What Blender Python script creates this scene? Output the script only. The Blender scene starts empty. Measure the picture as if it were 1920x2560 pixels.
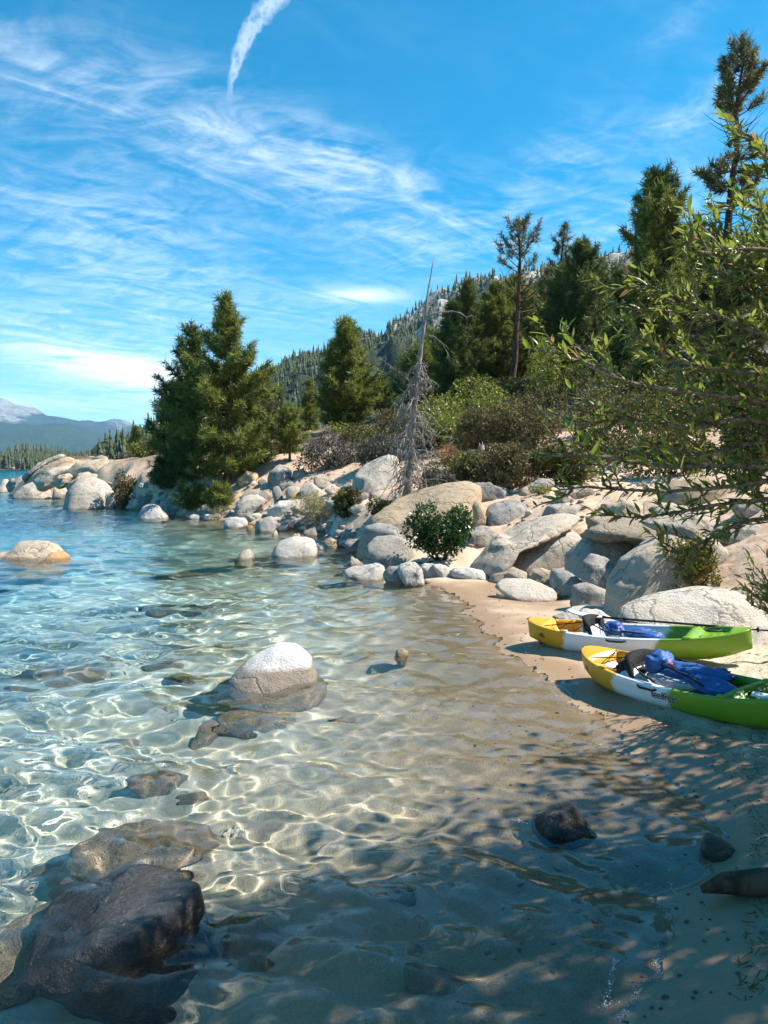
import bpy, math, random, numpy as np
from mathutils import Vector, Matrix
S = bpy.context.scene
COL = S.collection
R = math.radians

# ------------------------------------------------------------------ camera
H, FPX, HOR = 2.4, 1923.0, 1170.0          # eye height, focal length in photo pixels, horizon row
PITCH = math.atan((HOR - 1280) / FPX)
cam = bpy.data.cameras.new('camera'); cam_o = bpy.data.objects.new('camera', cam); COL.objects.link(cam_o)
cam.sensor_fit = 'HORIZONTAL'; cam.sensor_width = 36; cam.lens = 36 * FPX / 1920
cam.clip_start = .05; cam.clip_end = 60000
cam_o.location = (0, 0, H); cam_o.rotation_euler = (R(90) + PITCH, 0, 0)
S.camera = cam_o

# ------------------------------------------------------------------ light, sky
SUN_EL, SUN_AZ = R(51), R(80)
SUN = Vector((math.sin(SUN_AZ) * math.cos(SUN_EL), math.cos(SUN_AZ) * math.cos(SUN_EL), math.sin(SUN_EL)))
sun = bpy.data.lights.new('sun', 'SUN'); sun_o = bpy.data.objects.new('sun', sun); COL.objects.link(sun_o)
sun.energy = 5.0; sun.angle = R(.53); sun.color = (1, .94, .85)
sun_o.rotation_euler = SUN.to_track_quat('Z', 'Y').to_euler(); sun_o.location = (40, 10, 60)
sun.cycles.is_caustics_light = True
S.view_settings.view_transform = 'Standard'; S.view_settings.look = 'None'
S.view_settings.exposure = 1.12; S.view_settings.gamma = 1; S.view_settings.use_curve_mapping = False
S.render.engine = 'CYCLES'
cy = S.cycles
cy.use_denoising = True; cy.caustics_refractive = True; cy.caustics_reflective = True
cy.max_bounces = 10; cy.transmission_bounces = 8; cy.transparent_max_bounces = 12; cy.diffuse_bounces = 3; cy.glossy_bounces = 4
cy.volume_bounces = 0; cy.sample_clamp_indirect = 6; cy.sample_clamp_direct = 0; cy.blur_glossy = .6


def ray(px, py):
    a = np.array([(px - 960) / FPX, -(py - 1280) / FPX])
    c, s = math.cos(PITCH), math.sin(PITCH)
    return np.array([a[0], c - a[1] * s, s + a[1] * c])


def P(px, py, D):
    d = ray(px, py)
    return np.array([0, 0, H]) + d * (D / d[1])


class NB:
    """small helper for node trees"""
    def __init__(s, nt): s.nt = nt
    def n(s, t, **kw):
        o = s.nt.nodes.new(t)
        for k, v in kw.items(): setattr(o, k, v)
        return o
    def set(s, sock, v):
        if isinstance(v, bpy.types.NodeSocket): s.nt.links.new(v, sock)
        elif isinstance(v, (tuple, list)) and len(v) == 3 and sock.type == 'RGBA': sock.default_value = (*v, 1)
        else: sock.default_value = v
    def m(s, op, a, b=None, c=None, clamp=False):
        o = s.n('ShaderNodeMath', operation=op); o.use_clamp = clamp
        for i, v in enumerate((a, b, c)):
            if v is not None: s.set(o.inputs[i], v)
        return o.outputs[0]
    def vm(s, op, a, b=None):
        o = s.n('ShaderNodeVectorMath', operation=op); s.set(o.inputs[0], a)
        if b is not None: s.set(o.inputs[1], b)
        return o.outputs[0]
    def mix(s, f, a, b, blend='MIX'):
        o = s.n('ShaderNodeMix', data_type='RGBA', blend_type=blend)
        s.set(o.inputs[0], f); s.set(o.inputs[6], a); s.set(o.inputs[7], b); return o.outputs[2]
    def noise(s, vec, scale, detail=4, rough=.55, dist=0, out=0):
        o = s.n('ShaderNodeTexNoise'); s.set(o.inputs['Vector'], vec); s.set(o.inputs['Scale'], scale)
        o.inputs['Detail'].default_value = detail; o.inputs['Roughness'].default_value = rough; o.inputs['Distortion'].default_value = dist
        return o.outputs[out]
    def smooth(s, v, a, b, c=0., d=1.):
        o = s.n('ShaderNodeMapRange', interpolation_type='SMOOTHSTEP'); s.set(o.inputs[0], v)
        for i, q in enumerate((a, b, c, d)): s.set(o.inputs[i + 1], q)
        return o.outputs[0]
    def xyz(s, v):
        o = s.n('ShaderNodeSeparateXYZ'); s.set(o.inputs[0], v); return o.outputs
    def vec(s, x, y, z):
        o = s.n('ShaderNodeCombineXYZ')
        for i, q in enumerate((x, y, z)): s.set(o.inputs[i], q)
        return o.outputs[0]


world = bpy.data.worlds.new('World'); S.world = world; world.use_nodes = True
b = NB(world.node_tree)
sky = b.n('ShaderNodeTexSky', sky_type='NISHITA'); sky.sun_disc = False
sky.sun_elevation = SUN_EL; sky.sun_rotation = SUN_AZ; sky.altitude = 1900; sky.air_density = 1.0; sky.dust_density = .25; sky.ozone_density = 3.0
hs = b.n('ShaderNodeHueSaturation'); hs.inputs['Hue'].default_value = .478; hs.inputs['Saturation'].default_value = 1.9; hs.inputs['Value'].default_value = 1.38
b.set(hs.inputs['Color'], sky.outputs[0])
gen = b.n('ShaderNodeTexCoord').outputs['Generated']
dx, dy, dz = b.xyz(gen)
AZ = b.m('ARCTAN2', dx, dy); EL = b.m('ARCSINE', dz)


def azel(px, py):
    d = ray(px, py); d = d / np.linalg.norm(d)
    return math.atan2(d[0], d[1]), math.asin(d[2])


def patch(px, py, wx, wy, rot=0.):
    """soft elliptical patch of sky, centred where the photo shows that cloud"""
    a, e = azel(px, py); u = b.m('SUBTRACT', AZ, a); v = b.m('SUBTRACT', EL, e)
    c, s_ = math.cos(R(rot)), math.sin(R(rot))
    u2 = b.m('DIVIDE', b.m('ADD', b.m('MULTIPLY', u, c), b.m('MULTIPLY', v, s_)), wx / FPX)
    v2 = b.m('DIVIDE', b.m('SUBTRACT', b.m('MULTIPLY', v, c), b.m('MULTIPLY', u, s_)), wy / FPX)
    q = b.m('ADD', b.m('MULTIPLY', u2, u2), b.m('MULTIPLY', v2, v2))
    return b.m('EXPONENT', b.m('MULTIPLY', q, -1.))


def addall(L):
    o = L[0]
    for x in L[1:]: o = b.m('ADD', o, x)
    return o


# the cirrus sheet: streaked noise on a flat layer high above
zc = b.m('MAXIMUM', dz, .03)
pu, pv = b.m('DIVIDE', dx, b.m('ADD', zc, .12)), b.m('DIVIDE', dy, b.m('ADD', zc, .12))
def streak(rot, sx, sy, sc, det, dist, off):
    c, s_ = math.cos(R(rot)), math.sin(R(rot))
    u = b.m('ADD', b.m('MULTIPLY', pu, c), b.m('MULTIPLY', pv, s_)); v = b.m('SUBTRACT', b.m('MULTIPLY', pv, c), b.m('MULTIPLY', pu, s_))
    return b.noise(b.vec(b.m('MULTIPLY', u, sx), b.m('MULTIPLY', v, sy), off), sc, det, .62, dist)
s1 = streak(34, 1.0, 2.2, 2.2, 12, 1.6, 3.1)
s2 = streak(-24, 1.2, 2.0, 3.6, 12, 2.2, 7.7)
lo = b.noise(b.vec(pu, pv, 1.3), .8, 3, .5)
regions = addall([b.m('MULTIPLY', patch(*p[:5]), p[5]) for p in (
    (260, 640, 420, 230, -22, .55), (120, 180, 330, 70, -14, .55), (600, 320, 420, 90, -20, .5), (880, 420, 260, 60, -18, .42),
    (180, 880, 420, 90, -6, .5), (1420, 390, 150, 70, 20, .38), (1250, 560, 330, 80, 10, .55), (1560, 560, 260, 60, 12, .55), (1720, 285, 130, 36, 24, .55), (960, 560, 330, 120, -15, .3),
    (700, 760, 400, 60, -5, .32), (1700, 60, 90, 30, 30, .2), (200, 1040, 900, 60, 0, .35))])
cir = b.m('MULTIPLY', b.smooth(b.m('ADD', b.m('MULTIPLY', s1, .62), b.m('MULTIPLY', s2, .38)), .36, .82), b.m('ADD', regions, b.m('MULTIPLY', b.smooth(lo, .5, .8), .25)))
lens = addall([b.m('MULTIPLY', patch(*p[:5]), p[5]) for p in ((908, 738, 105, 17, 1, .6), (310, 930, 190, 38, -9, .85), (430, 945, 110, 26, -6, .35), (60, 1000, 300, 16, -4, .3))])
lens = b.m('MULTIPLY', lens, b.smooth(s1, .2, .55))
# the old contrail: a puffy band that frays towards its lower end
(ax, ay), (bx, by) = azel(575, 225), azel(735, -40)
tx, ty = bx - ax, by - ay; tl = math.hypot(tx, ty); tx /= tl; ty /= tl
u = b.m('SUBTRACT', AZ, ax); v = b.m('SUBTRACT', EL, ay)
al = b.m('DIVIDE', b.m('ADD', b.m('MULTIPLY', u, tx), b.m('MULTIPLY', v, ty)), tl)
ac = b.m('SUBTRACT', b.m('MULTIPLY', u, ty), b.m('MULTIPLY', v, tx))
bend = b.m('MULTIPLY', b.m('MULTIPLY', al, b.m('SUBTRACT', 1., al)), -.062)
puff = b.noise(b.vec(b.m('MULTIPLY', AZ, 90.), b.m('MULTIPLY', EL, 60.), 0.), 1., 6, .6)
wd = b.m('ADD', b.m('MULTIPLY', b.smooth(al, -.1, .5), .0065), .004)
dd = b.m('ADD', b.m('DIVIDE', b.m('ABSOLUTE', b.m('SUBTRACT', ac, bend)), wd), b.m('MULTIPLY', b.m('SUBTRACT', puff, .5), 2.8))
trail = b.m('MULTIPLY', b.smooth(dd, 1.25, .45), b.m('MULTIPLY', b.smooth(al, -.15, .22), b.smooth(puff, .22, .6)))
trail = b.m('MULTIPLY', trail, .40)
low = b.m('MULTIPLY', b.smooth(EL, .30, -.02), .32)
fac = b.m('MINIMUM', addall([b.m('MULTIPLY', cir, .82), lens, trail]), .92)
fac = b.m('ADD', fac, low, clamp=True)
cloud_col = (10.2, 10.9, 11.5)
azure = b.mix(1., hs.outputs[0], (.66, 1.0, 1.0), 'MULTIPLY')
col = b.mix(fac, azure, cloud_col)
bg = world.node_tree.nodes['Background']; b.set(bg.inputs[0], col); bg.inputs[1].default_value = .070

# ------------------------------------------------------------------ helpers
def _hash(i, j, k, seed):
    n = (i.astype(np.int64) * 374761393 + j.astype(np.int64) * 668265263 + k.astype(np.int64) * 1440662683 + seed * 974634777) & 0xffffffff
    n = ((n ^ (n >> 13)) * 1274126177) & 0xffffffff
    n = ((n ^ (n >> 16)) * 2246822519) & 0xffffffff
    return ((n ^ (n >> 15)) & 0xffffff) / float(0xffffff) * 2 - 1


def vnoise(p, seed=0):
    p = np.asarray(p, float); i = np.floor(p).astype(np.int64); f = p - i; f = f * f * f * (f * (f * 6 - 15) + 10)
    o = 0
    for a in (0, 1):
        for c in (0, 1):
            for d in (0, 1):
                w = (f[..., 0] if a else 1 - f[..., 0]) * (f[..., 1] if c else 1 - f[..., 1]) * (f[..., 2] if d else 1 - f[..., 2])
                o = o + w * _hash(i[..., 0] + a, i[..., 1] + c, i[..., 2] + d, seed)
    return o


def fbm(p, octs=4, seed=0, gain=.5):
    o = 0; a = 1.; p = np.asarray(p, float)
    for k in range(octs):
        o = o + a * vnoise(p * 2.03 ** k + k * 17.3, seed + k); a *= gain
    return o


def raw_mesh(name, V, polys, mats=None, smooth=True, mat_idx=None):
    """polys: list of int arrays (n,3) / (n,4)"""
    me = bpy.data.meshes.new(name); V = np.asarray(V, np.float32).reshape(-1, 3)
    polys = [np.asarray(p, np.int32) for p in polys if len(p)]
    idx = np.concatenate([p.ravel() for p in polys]); cnt = np.concatenate([np.full(len(p), p.shape[1], np.int32) for p in polys])
    me.vertices.add(len(V)); me.vertices.foreach_set('co', V.ravel())
    me.loops.add(len(idx)); me.loops.foreach_set('vertex_index', idx)
    me.polygons.add(len(cnt)); me.polygons.foreach_set('loop_start', np.concatenate([[0], np.cumsum(cnt)[:-1]]).astype(np.int32))
    for m_ in (mats or []): me.materials.append(m_)
    if mat_idx is not None: me.polygons.foreach_set('material_index', np.asarray(mat_idx, np.int32))
    me.update(calc_edges=True)
    if smooth: me.shade_smooth()
    return me


def link(name, me, parent=None, loc=None):
    o = bpy.data.objects.new(name, me); COL.objects.link(o)
    if parent is not None: o.parent = parent
    if loc is not None: o.location = loc
    return o


def tag(o, label=None, cat=None, group=None, kind=None):
    if label: o['label'] = label
    if cat: o['category'] = cat
    if group: o['group'] = group
    if kind: o['kind'] = kind
    return o


def empty(name, loc, label=None, cat=None, group=None, rot=(0, 0, 0)):
    o = bpy.data.objects.new(name, None); COL.objects.link(o); o.location = loc; o.rotation_euler = rot; o.empty_display_size = .2
    return tag(o, label, cat, group)


class MB:
    """collects tubes, boxes and loose faces into ONE mesh"""
    def __init__(s): s.V = []; s.T = []; s.Q = []; s.n = 0
    def add(s, V, tris=(), quads=()):
        V = np.asarray(V, float).reshape(-1, 3); s.V.append(V)
        if len(tris): s.T.append(np.asarray(tris, int) + s.n)
        if len(quads): s.Q.append(np.asarray(quads, int) + s.n)
        s.n += len(V)
    def tube(s, pts, rad, seg=6):
        pts = np.asarray(pts, float); n = len(pts); rad = np.broadcast_to(np.asarray(rad, float), (n,))
        t = np.gradient(pts, axis=0); t /= np.linalg.norm(t, axis=1, keepdims=True) + 1e-9
        ref = np.array([0, 0, 1.]) if abs(t[:, 2]).mean() < .8 else np.array([1., 0, 0])
        a = np.cross(t, ref); a /= np.linalg.norm(a, axis=1, keepdims=True) + 1e-9; c = np.cross(t, a)
        th = np.arange(seg) / seg * 2 * math.pi
        V = pts[:, None] + rad[:, None, None] * (a[:, None] * np.cos(th)[None, :, None] + c[:, None] * np.sin(th)[None, :, None])
        i = np.arange(n * seg).reshape(n, seg); j = np.roll(i, -1, 1)
        Q = np.stack([i[:-1], i[1:], j[1:], j[:-1]], -1).reshape(-1, 4)
        e = np.concatenate([V.reshape(-1, 3), pts[:1], pts[-1:]])
        T = [(n * seg, i[0, k], j[0, k]) for k in range(seg)] + [(n * seg + 1, j[-1, k], i[-1, k]) for k in range(seg)]
        s.add(e, T, Q)
    def box(s, c, sz, rz=0., bev=.15):
        x, y, z = np.asarray(sz) / 2; k = min(x, y, z) * bev
        V = []
        for zz, q in ((-z, 1), (-z + k, 0), (z - k, 0), (z, 1)):
            a, d = x - k * q, y - k * q
            V += [(-a + k * (1 - q), -d, zz), (a - k * (1 - q), -d, zz), (a, -d + k * (1 - q), zz), (a, d - k * (1 - q), zz), (a - k * (1 - q), d, zz), (-a + k * (1 - q), d, zz), (-a, d - k * (1 - q), zz), (-a, -d + k * (1 - q), zz)]
        V = np.array(V); cs, sn = math.cos(rz), math.sin(rz)
        V = np.stack([V[:, 0] * cs - V[:, 1] * sn, V[:, 0] * sn + V[:, 1] * cs, V[:, 2]], 1) + np.asarray(c)
        Q = [(r * 8 + k_, r * 8 + (k_ + 1) % 8, r * 8 + 8 + (k_ + 1) % 8, r * 8 + 8 + k_) for r in range(3) for k_ in range(8)]
        T = [(0, k_ + 1, k_) for k_ in range(1, 7)] + [(24, 24 + k_, 25 + k_) for k_ in range(1, 7)]
        s.add(V, T, Q)
    def mesh(s, name, mats, smooth=True):
        return raw_mesh(name, np.concatenate(s.V), ([np.concatenate(s.T)] if s.T else []) + ([np.concatenate(s.Q)] if s.Q else []), mats, smooth)
    def build(s, name, mat, parent=None, smooth=True, loc=None):
        return link(name, s.mesh(name, [mat], smooth), parent, loc)


def material(name):
    m = bpy.data.materials.new(name); m.use_nodes = True
    return m, NB(m.node_tree), m.node_tree.nodes['Principled BSDF'], m.node_tree.nodes['Material Output']


def plain(name, col, rough=.5, spec=.5, noise=0., scale=20., metal=0., coat=0.):
    m, n, p, o = material(name)
    p.inputs['Roughness'].default_value = rough; p.inputs['Specular IOR Level'].default_value = spec; p.inputs['Metallic'].default_value = metal
    p.inputs['Coat Weight'].default_value = coat
    tc = n.n('ShaderNodeTexCoord').outputs['Object']
    k = n.noise(tc, scale, 4)
    n.set(p.inputs['Base Color'], n.mix(n.smooth(k, .3, .7), tuple(c * (1 - noise) for c in col), tuple(min(1, c * (1 + noise)) for c in col)))
    return m


# ------------------------------------------------------------------ ground heights
SHORE = [(1640, 2620), (1600, 2500), (1640, 2400), (1720, 2250), (1780, 2150), (1760, 2020), (1650, 1920), (1520, 1805), (1410, 1712), (1320, 1660), (1240, 1606),
         (1195, 1555), (1155, 1505), (1090, 1472), (1010, 1445), (930, 1410), (870, 1372), (815, 1345), (720, 1326), (620, 1312), (540, 1302), (430, 1290),
         (330, 1275), (270, 1262), (160, 1246), (70, 1232), (-40, 1222)]
LAND = [(1250, 1535, 13.0), (1330, 1560, 11.9), (1420, 1580, 11.0), (1450, 1540, 12.0), (1500, 1500, 12.9), (1380, 1440, 16.1), (1250, 1455, 16), (1845, 1690, 8.4), (1930, 1640, 9.0),
        (1750, 1625, 9.9), (1900, 1560, 10.3), (1920, 1830, 6.7), (1850, 1890, 6.15), (1960, 2000, 5.2), (1960, 2200, 4.2), (1940, 2500, 3.3), (1600, 1700, 8.5), (1650, 1860, 6.65),
        (1500, 1430, 15), (1450, 1330, 17.5), (1400, 1280, 19), (1350, 1250, 20.5), (1420, 1200, 23), (1500, 1170, 24.5), (1600, 1240, 18.5), (1700, 1250, 16.5), (1850, 1250, 14.5),
        (1900, 1350, 12), (1750, 1480, 11.4), (1640, 1220, 20.5), (1700, 1190, 22.5), (1400, 1140, 26.5), (1500, 1080, 30), (1700, 1100, 30), (1900, 1050, 30), (1600, 900, 45), (1900, 850, 40),
        (1300, 1100, 31), (1200, 1220, 24.5), (1050, 1238, 23), (900, 1240, 26.5), (960, 1300, 22.5), (1000, 1380, 18.5), (850, 1300, 25.5), (750, 1240, 32.5), (700, 1190, 38), (820, 1160, 38),
        (1000, 1150, 34), (1100, 1080, 38), (1250, 1030, 42), (650, 1280, 34), (620, 1200, 39), (556, 1215, 39), (550, 1270, 37), (450, 1180, 42), (440, 1240, 41), (400, 1160, 46), (320, 1178, 49),
        (300, 1200, 48), (250, 1180, 53), (330, 1240, 47), (150, 1195, 62), (60, 1195, 70), (450, 1152, 60), (250, 1160, 85), (600, 1112, 60), (330, 1172, 62), (400, 1160, 78), (550, 1134, 78), (500, 1146, 56), (350, 1190, 45), (380, 1180, 45), (800, 1080, 60), (1000, 1020, 60), (1400, 900, 60), (1150, 1400, 17.2), (1120, 1300, 20.5)]
WXYZ = [(-2, 1.6, -.5), (-1.1, 3.9, -.55), (-1.9, 4.7, -.75), (-.3, 3.2, -.32), (0, 1.6, -.15), (.4, 5.5, -.3), (1.2, 4.2, -.1), (-1.35, 10.5, -.75), (0, 8, -.45), (1, 8.5, -.2), (-2.9, 8.3, -1.0),
        (-5.5, 8, -1.6), (-8.5, 19, -2.8), (-3, 15, -1.3), (0, 14, -.5), (-4, 22, -1.6), (-7.5, 24, -3.0), (-14, 34, -4.5), (-9, 32, -1.6), (-25, 34, -6), (-16, 20, -5), (-12, 10, -4), (-6, 4, -2.2), (-12, 40, -1.2), (-18, 48, -1.5), (-30, 60, -4),
        (-2.5, 27, -.8), (4, 4, .5), (6, 6, 1.1), (3, 1, .5), (9, 9, 2.), (12, 5, 2.6), (0, .6, .2), (-60, 110, -6), (-45, 130, -5), (-40, 160, -3), (-160, 300, -9), (-230, 500, -10), (-380, 880, -3), (-390, 940, 1.), (-480, 930, 1.2), (-300, 930, 1.),
        (-60, 200, 4), (-20, 150, 5), (40, 150, 12), (90, 150, 22), (0, 400, 9), (100, 400, 20), (-150, 600, 3), (-90, 400, 4), (300, 400, 40), (-100, 1500, 8), (-900, 1500, 6), (700, 1500, 60), (-2500, 9000, 10), (2500, 9000, 60), (0, 9000, 20)]
ctl = []
for px, py in SHORE:
    d = ray(px, py); t = H / -d[2]; q = d * t; ctl.append((q[0], q[1], 0.))
for q in LAND:
    q = P(*q)
    if q[2] < .25: q[2] = .06 + .8 * max(q[2], 0)
    ctl.append(tuple(q))
ctl += WXYZ
ctl = np.array(ctl)


def warp(x, y):
    r = np.sqrt(x * x + y * y); th = np.arctan2(x, y)
    return np.clip(th, -1.3, 1.3) * 2.2, np.log(np.maximum(r, 1.2)), np.maximum(r, 1.2)


cu, cv, cr = warp(ctl[:, 0], ctl[:, 1])
def _tps(r2): return np.where(r2 > 1e-12, .5 * r2 * np.log(np.maximum(r2, 1e-12)), 0.)
_A = _tps((cu[:, None] - cu) ** 2 + (cv[:, None] - cv) ** 2) + np.eye(len(cu)) * 2e-4
_Pm = np.stack([np.ones_like(cu), cu, cv], 1)
_sol = np.linalg.solve(np.block([[_A, _Pm], [_Pm.T, np.zeros((3, 3))]]), np.concatenate([ctl[:, 2] / cr, np.zeros(3)]))


def base_h(x, y):
    x = np.asarray(x, float); y = np.asarray(y, float); sh = x.shape
    u, v, r = warp(x.ravel(), y.ravel()); o = np.empty(len(u))
    for k in range(0, len(u), 20000):
        a, c = u[k:k + 20000], v[k:k + 20000]
        o[k:k + 20000] = _tps((a[:, None] - cu) ** 2 + (c[:, None] - cv) ** 2) @ _sol[:-3] + _sol[-3] + _sol[-2] * a + _sol[-1] * c
    return (o * r).reshape(sh)


def ground_h(x, y):
    z = base_h(x, y); r = np.sqrt(x * x + y * y)
    p = np.stack([x, y, 0 * x], -1)
    land = np.clip(z / .5, 0, 1)
    # a low lip of washed-up sand beside the water, rippled sand below it, rough ground above
    z = z + .05 * np.exp(-((z - .10) / .05) ** 2) * (vnoise(p * 1.3, 5) * .5 + .8) * (r < 11)
    z = z + land * (np.clip(r / 25, .15, 1.1)) * .12 * fbm(p * .55, 4, 11)
    z = z + land * .05 * fbm(p * 2.6, 3, 12)
    z = z + (z < .6) * .012 * fbm(p * np.array([2.2, 5., 1]), 3, 13) * np.clip(12 / r, 0, 1)
    tr = np.clip((z - .07) / .06, 0, 1) * np.clip((15 - r) / 3, 0, 1) * (z < 1.2)
    z = z - tr * .055 * np.clip(vnoise(p * 3.1, 41) - .1, 0, 1) + tr * .016 * fbm(p * 5.2, 2, 42)       # trampled sand
    z = z + np.clip(-z, 0, .6) * .10 * fbm(p * 1.1, 3, 14)
    return z


def hit(px, py, water=False, tmax=400.):
    """where the sight line through a photo pixel meets the ground (or, water=True, refracts and meets the bed)"""
    d = ray(px, py); o = np.array([0, 0, H]); d = d / np.linalg.norm(d)
    if water:
        t = H / -d[2]; o = o + d * t; c = -d[2]; k = 1 / 1.33
        d = k * d + np.array([0, 0, 1]) * (k * c - math.sqrt(1 - k * k * (1 - c * c)))
        ts = np.linspace(0, 30, 600)
    else:
        ts = 2. * np.exp(np.linspace(0, math.log(tmax / 2), 900))
    q = o + ts[:, None] * d; g = ground_h(q[:, 0], q[:, 1]); below = np.nonzero(q[:, 2] < g)[0]
    if len(below) == 0: return q[-1]
    i = below[0]
    if i == 0: return q[0]
    a, c = q[i - 1, 2] - g[i - 1], g[i] - q[i, 2]
    return q[i - 1] + (q[i] - q[i - 1]) * (a / (a + c + 1e-9))

# ------------------------------------------------------------------ materials of the land
def make_sand():
    m, n, p, o = material('shore_ground')
    pos = n.n('ShaderNodeNewGeometry').outputs['Position']; x, y, z = n.xyz(pos)
    att = n.n('ShaderNodeAttribute'); att.attribute_name = 'cover'; cov = n.xyz(att.outputs['Vector'])
    big = n.noise(pos, .9, 4); mid = n.noise(pos, 6., 4); fine = n.noise(pos, 70, 3, .7); grit = n.noise(pos, 210, 2, .7)
    sand = n.mix(n.smooth(big, .3, .7), (.54, .42, .29), (.60, .49, .36))
    sand = n.mix(n.m('MULTIPLY', n.smooth(fine, .52, .72), .55), sand, (.22, .16, .11))
    sand = n.mix(n.m('MULTIPLY', n.smooth(grit, .55, .75), .5), sand, (.75, .68, .58))
    hill = n.mix(n.smooth(mid, .35, .65), (.50, .34, .22), (.60, .45, .33))
    hill = n.mix(n.m('MULTIPLY', n.smooth(n.noise(pos, 2.2, 5, .65), .52, .68), .6), hill, (.24, .15, .09))
    c = n.mix(cov[0], sand, hill)
    duff = n.mix(n.smooth(mid, .35, .7), (.055, .038, .024), (.14, .095, .058))
    c = n.mix(n.m('MULTIPLY', cov[1], n.smooth(n.noise(pos, .7, 5, .65), .25, .5), clamp=True), c, duff)
    bedc = n.mix(n.smooth(mid, .35, .7), (.49, .43, .32), (.63, .56, .44))
    bedc = n.mix(n.m('MULTIPLY', n.smooth(n.noise(pos, 1.6, 5, .6), .54, .66), .35), bedc, (.25, .21, .15))
    # scattered cobble fields on the deeper bed near the rocky shore
    bedc = n.mix(n.m('MULTIPLY', cov[2], n.smooth(n.noise(pos, .55, 5, .7), .42, .6)), bedc, (.13, .12, .07))
    bedc = n.mix(n.smooth(z, -1.0, -4.5), bedc, (.38, .50, .49))  # deep bed tinted blue-green: sky reflection and water scatter put into its colour
    bedc = n.mix(n.smooth(n.m('ADD', z, n.m('MULTIPLY', n.m('SUBTRACT', big, .5), .5)), -.95, -.12), bedc, n.mix(n.smooth(fine, .35, .65), (.27, .20, .125), (.36, .28, .18)))  # shallow bed: warm wet sand, with shade darkness put into the colour too
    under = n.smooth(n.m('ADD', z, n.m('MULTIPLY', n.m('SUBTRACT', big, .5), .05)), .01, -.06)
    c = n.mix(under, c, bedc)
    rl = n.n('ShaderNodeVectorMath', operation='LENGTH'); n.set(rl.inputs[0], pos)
    zw = n.m('SUBTRACT', z, n.smooth(rl.outputs['Value'], 9., 5.5, 0., .11))          # near strand: soaked sand, also darkened in colour for the tree shade
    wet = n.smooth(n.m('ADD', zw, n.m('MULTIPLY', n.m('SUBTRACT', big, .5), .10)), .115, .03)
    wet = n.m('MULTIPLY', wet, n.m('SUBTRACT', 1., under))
    c = n.mix(n.m('MULTIPLY', wet, .78), c, (.23, .125, .055))  # wet-sand brown, deepened to stand for shade as well
    n.set(p.inputs['Base Color'], c)
    n.set(p.inputs['Roughness'], n.m('SUBTRACT', .92, n.m('MULTIPLY', wet, .5)))
    p.inputs['Specular IOR Level'].default_value = .35
    bp = n.n('ShaderNodeBump'); bp.inputs['Distance'].default_value = .02
    n.set(bp.inputs['Strength'], n.m('SUBTRACT', .9, n.m('MULTIPLY', wet, .6)))
    n.set(bp.inputs['Height'], n.m('ADD', n.m('ADD', n.m('MULTIPLY', fine, .5), n.m('MULTIPLY', grit, .25)), n.m('MULTIPLY', mid, 1.2)))
    n.set(p.inputs['Normal'], bp.outputs[0])
    return m


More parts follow.
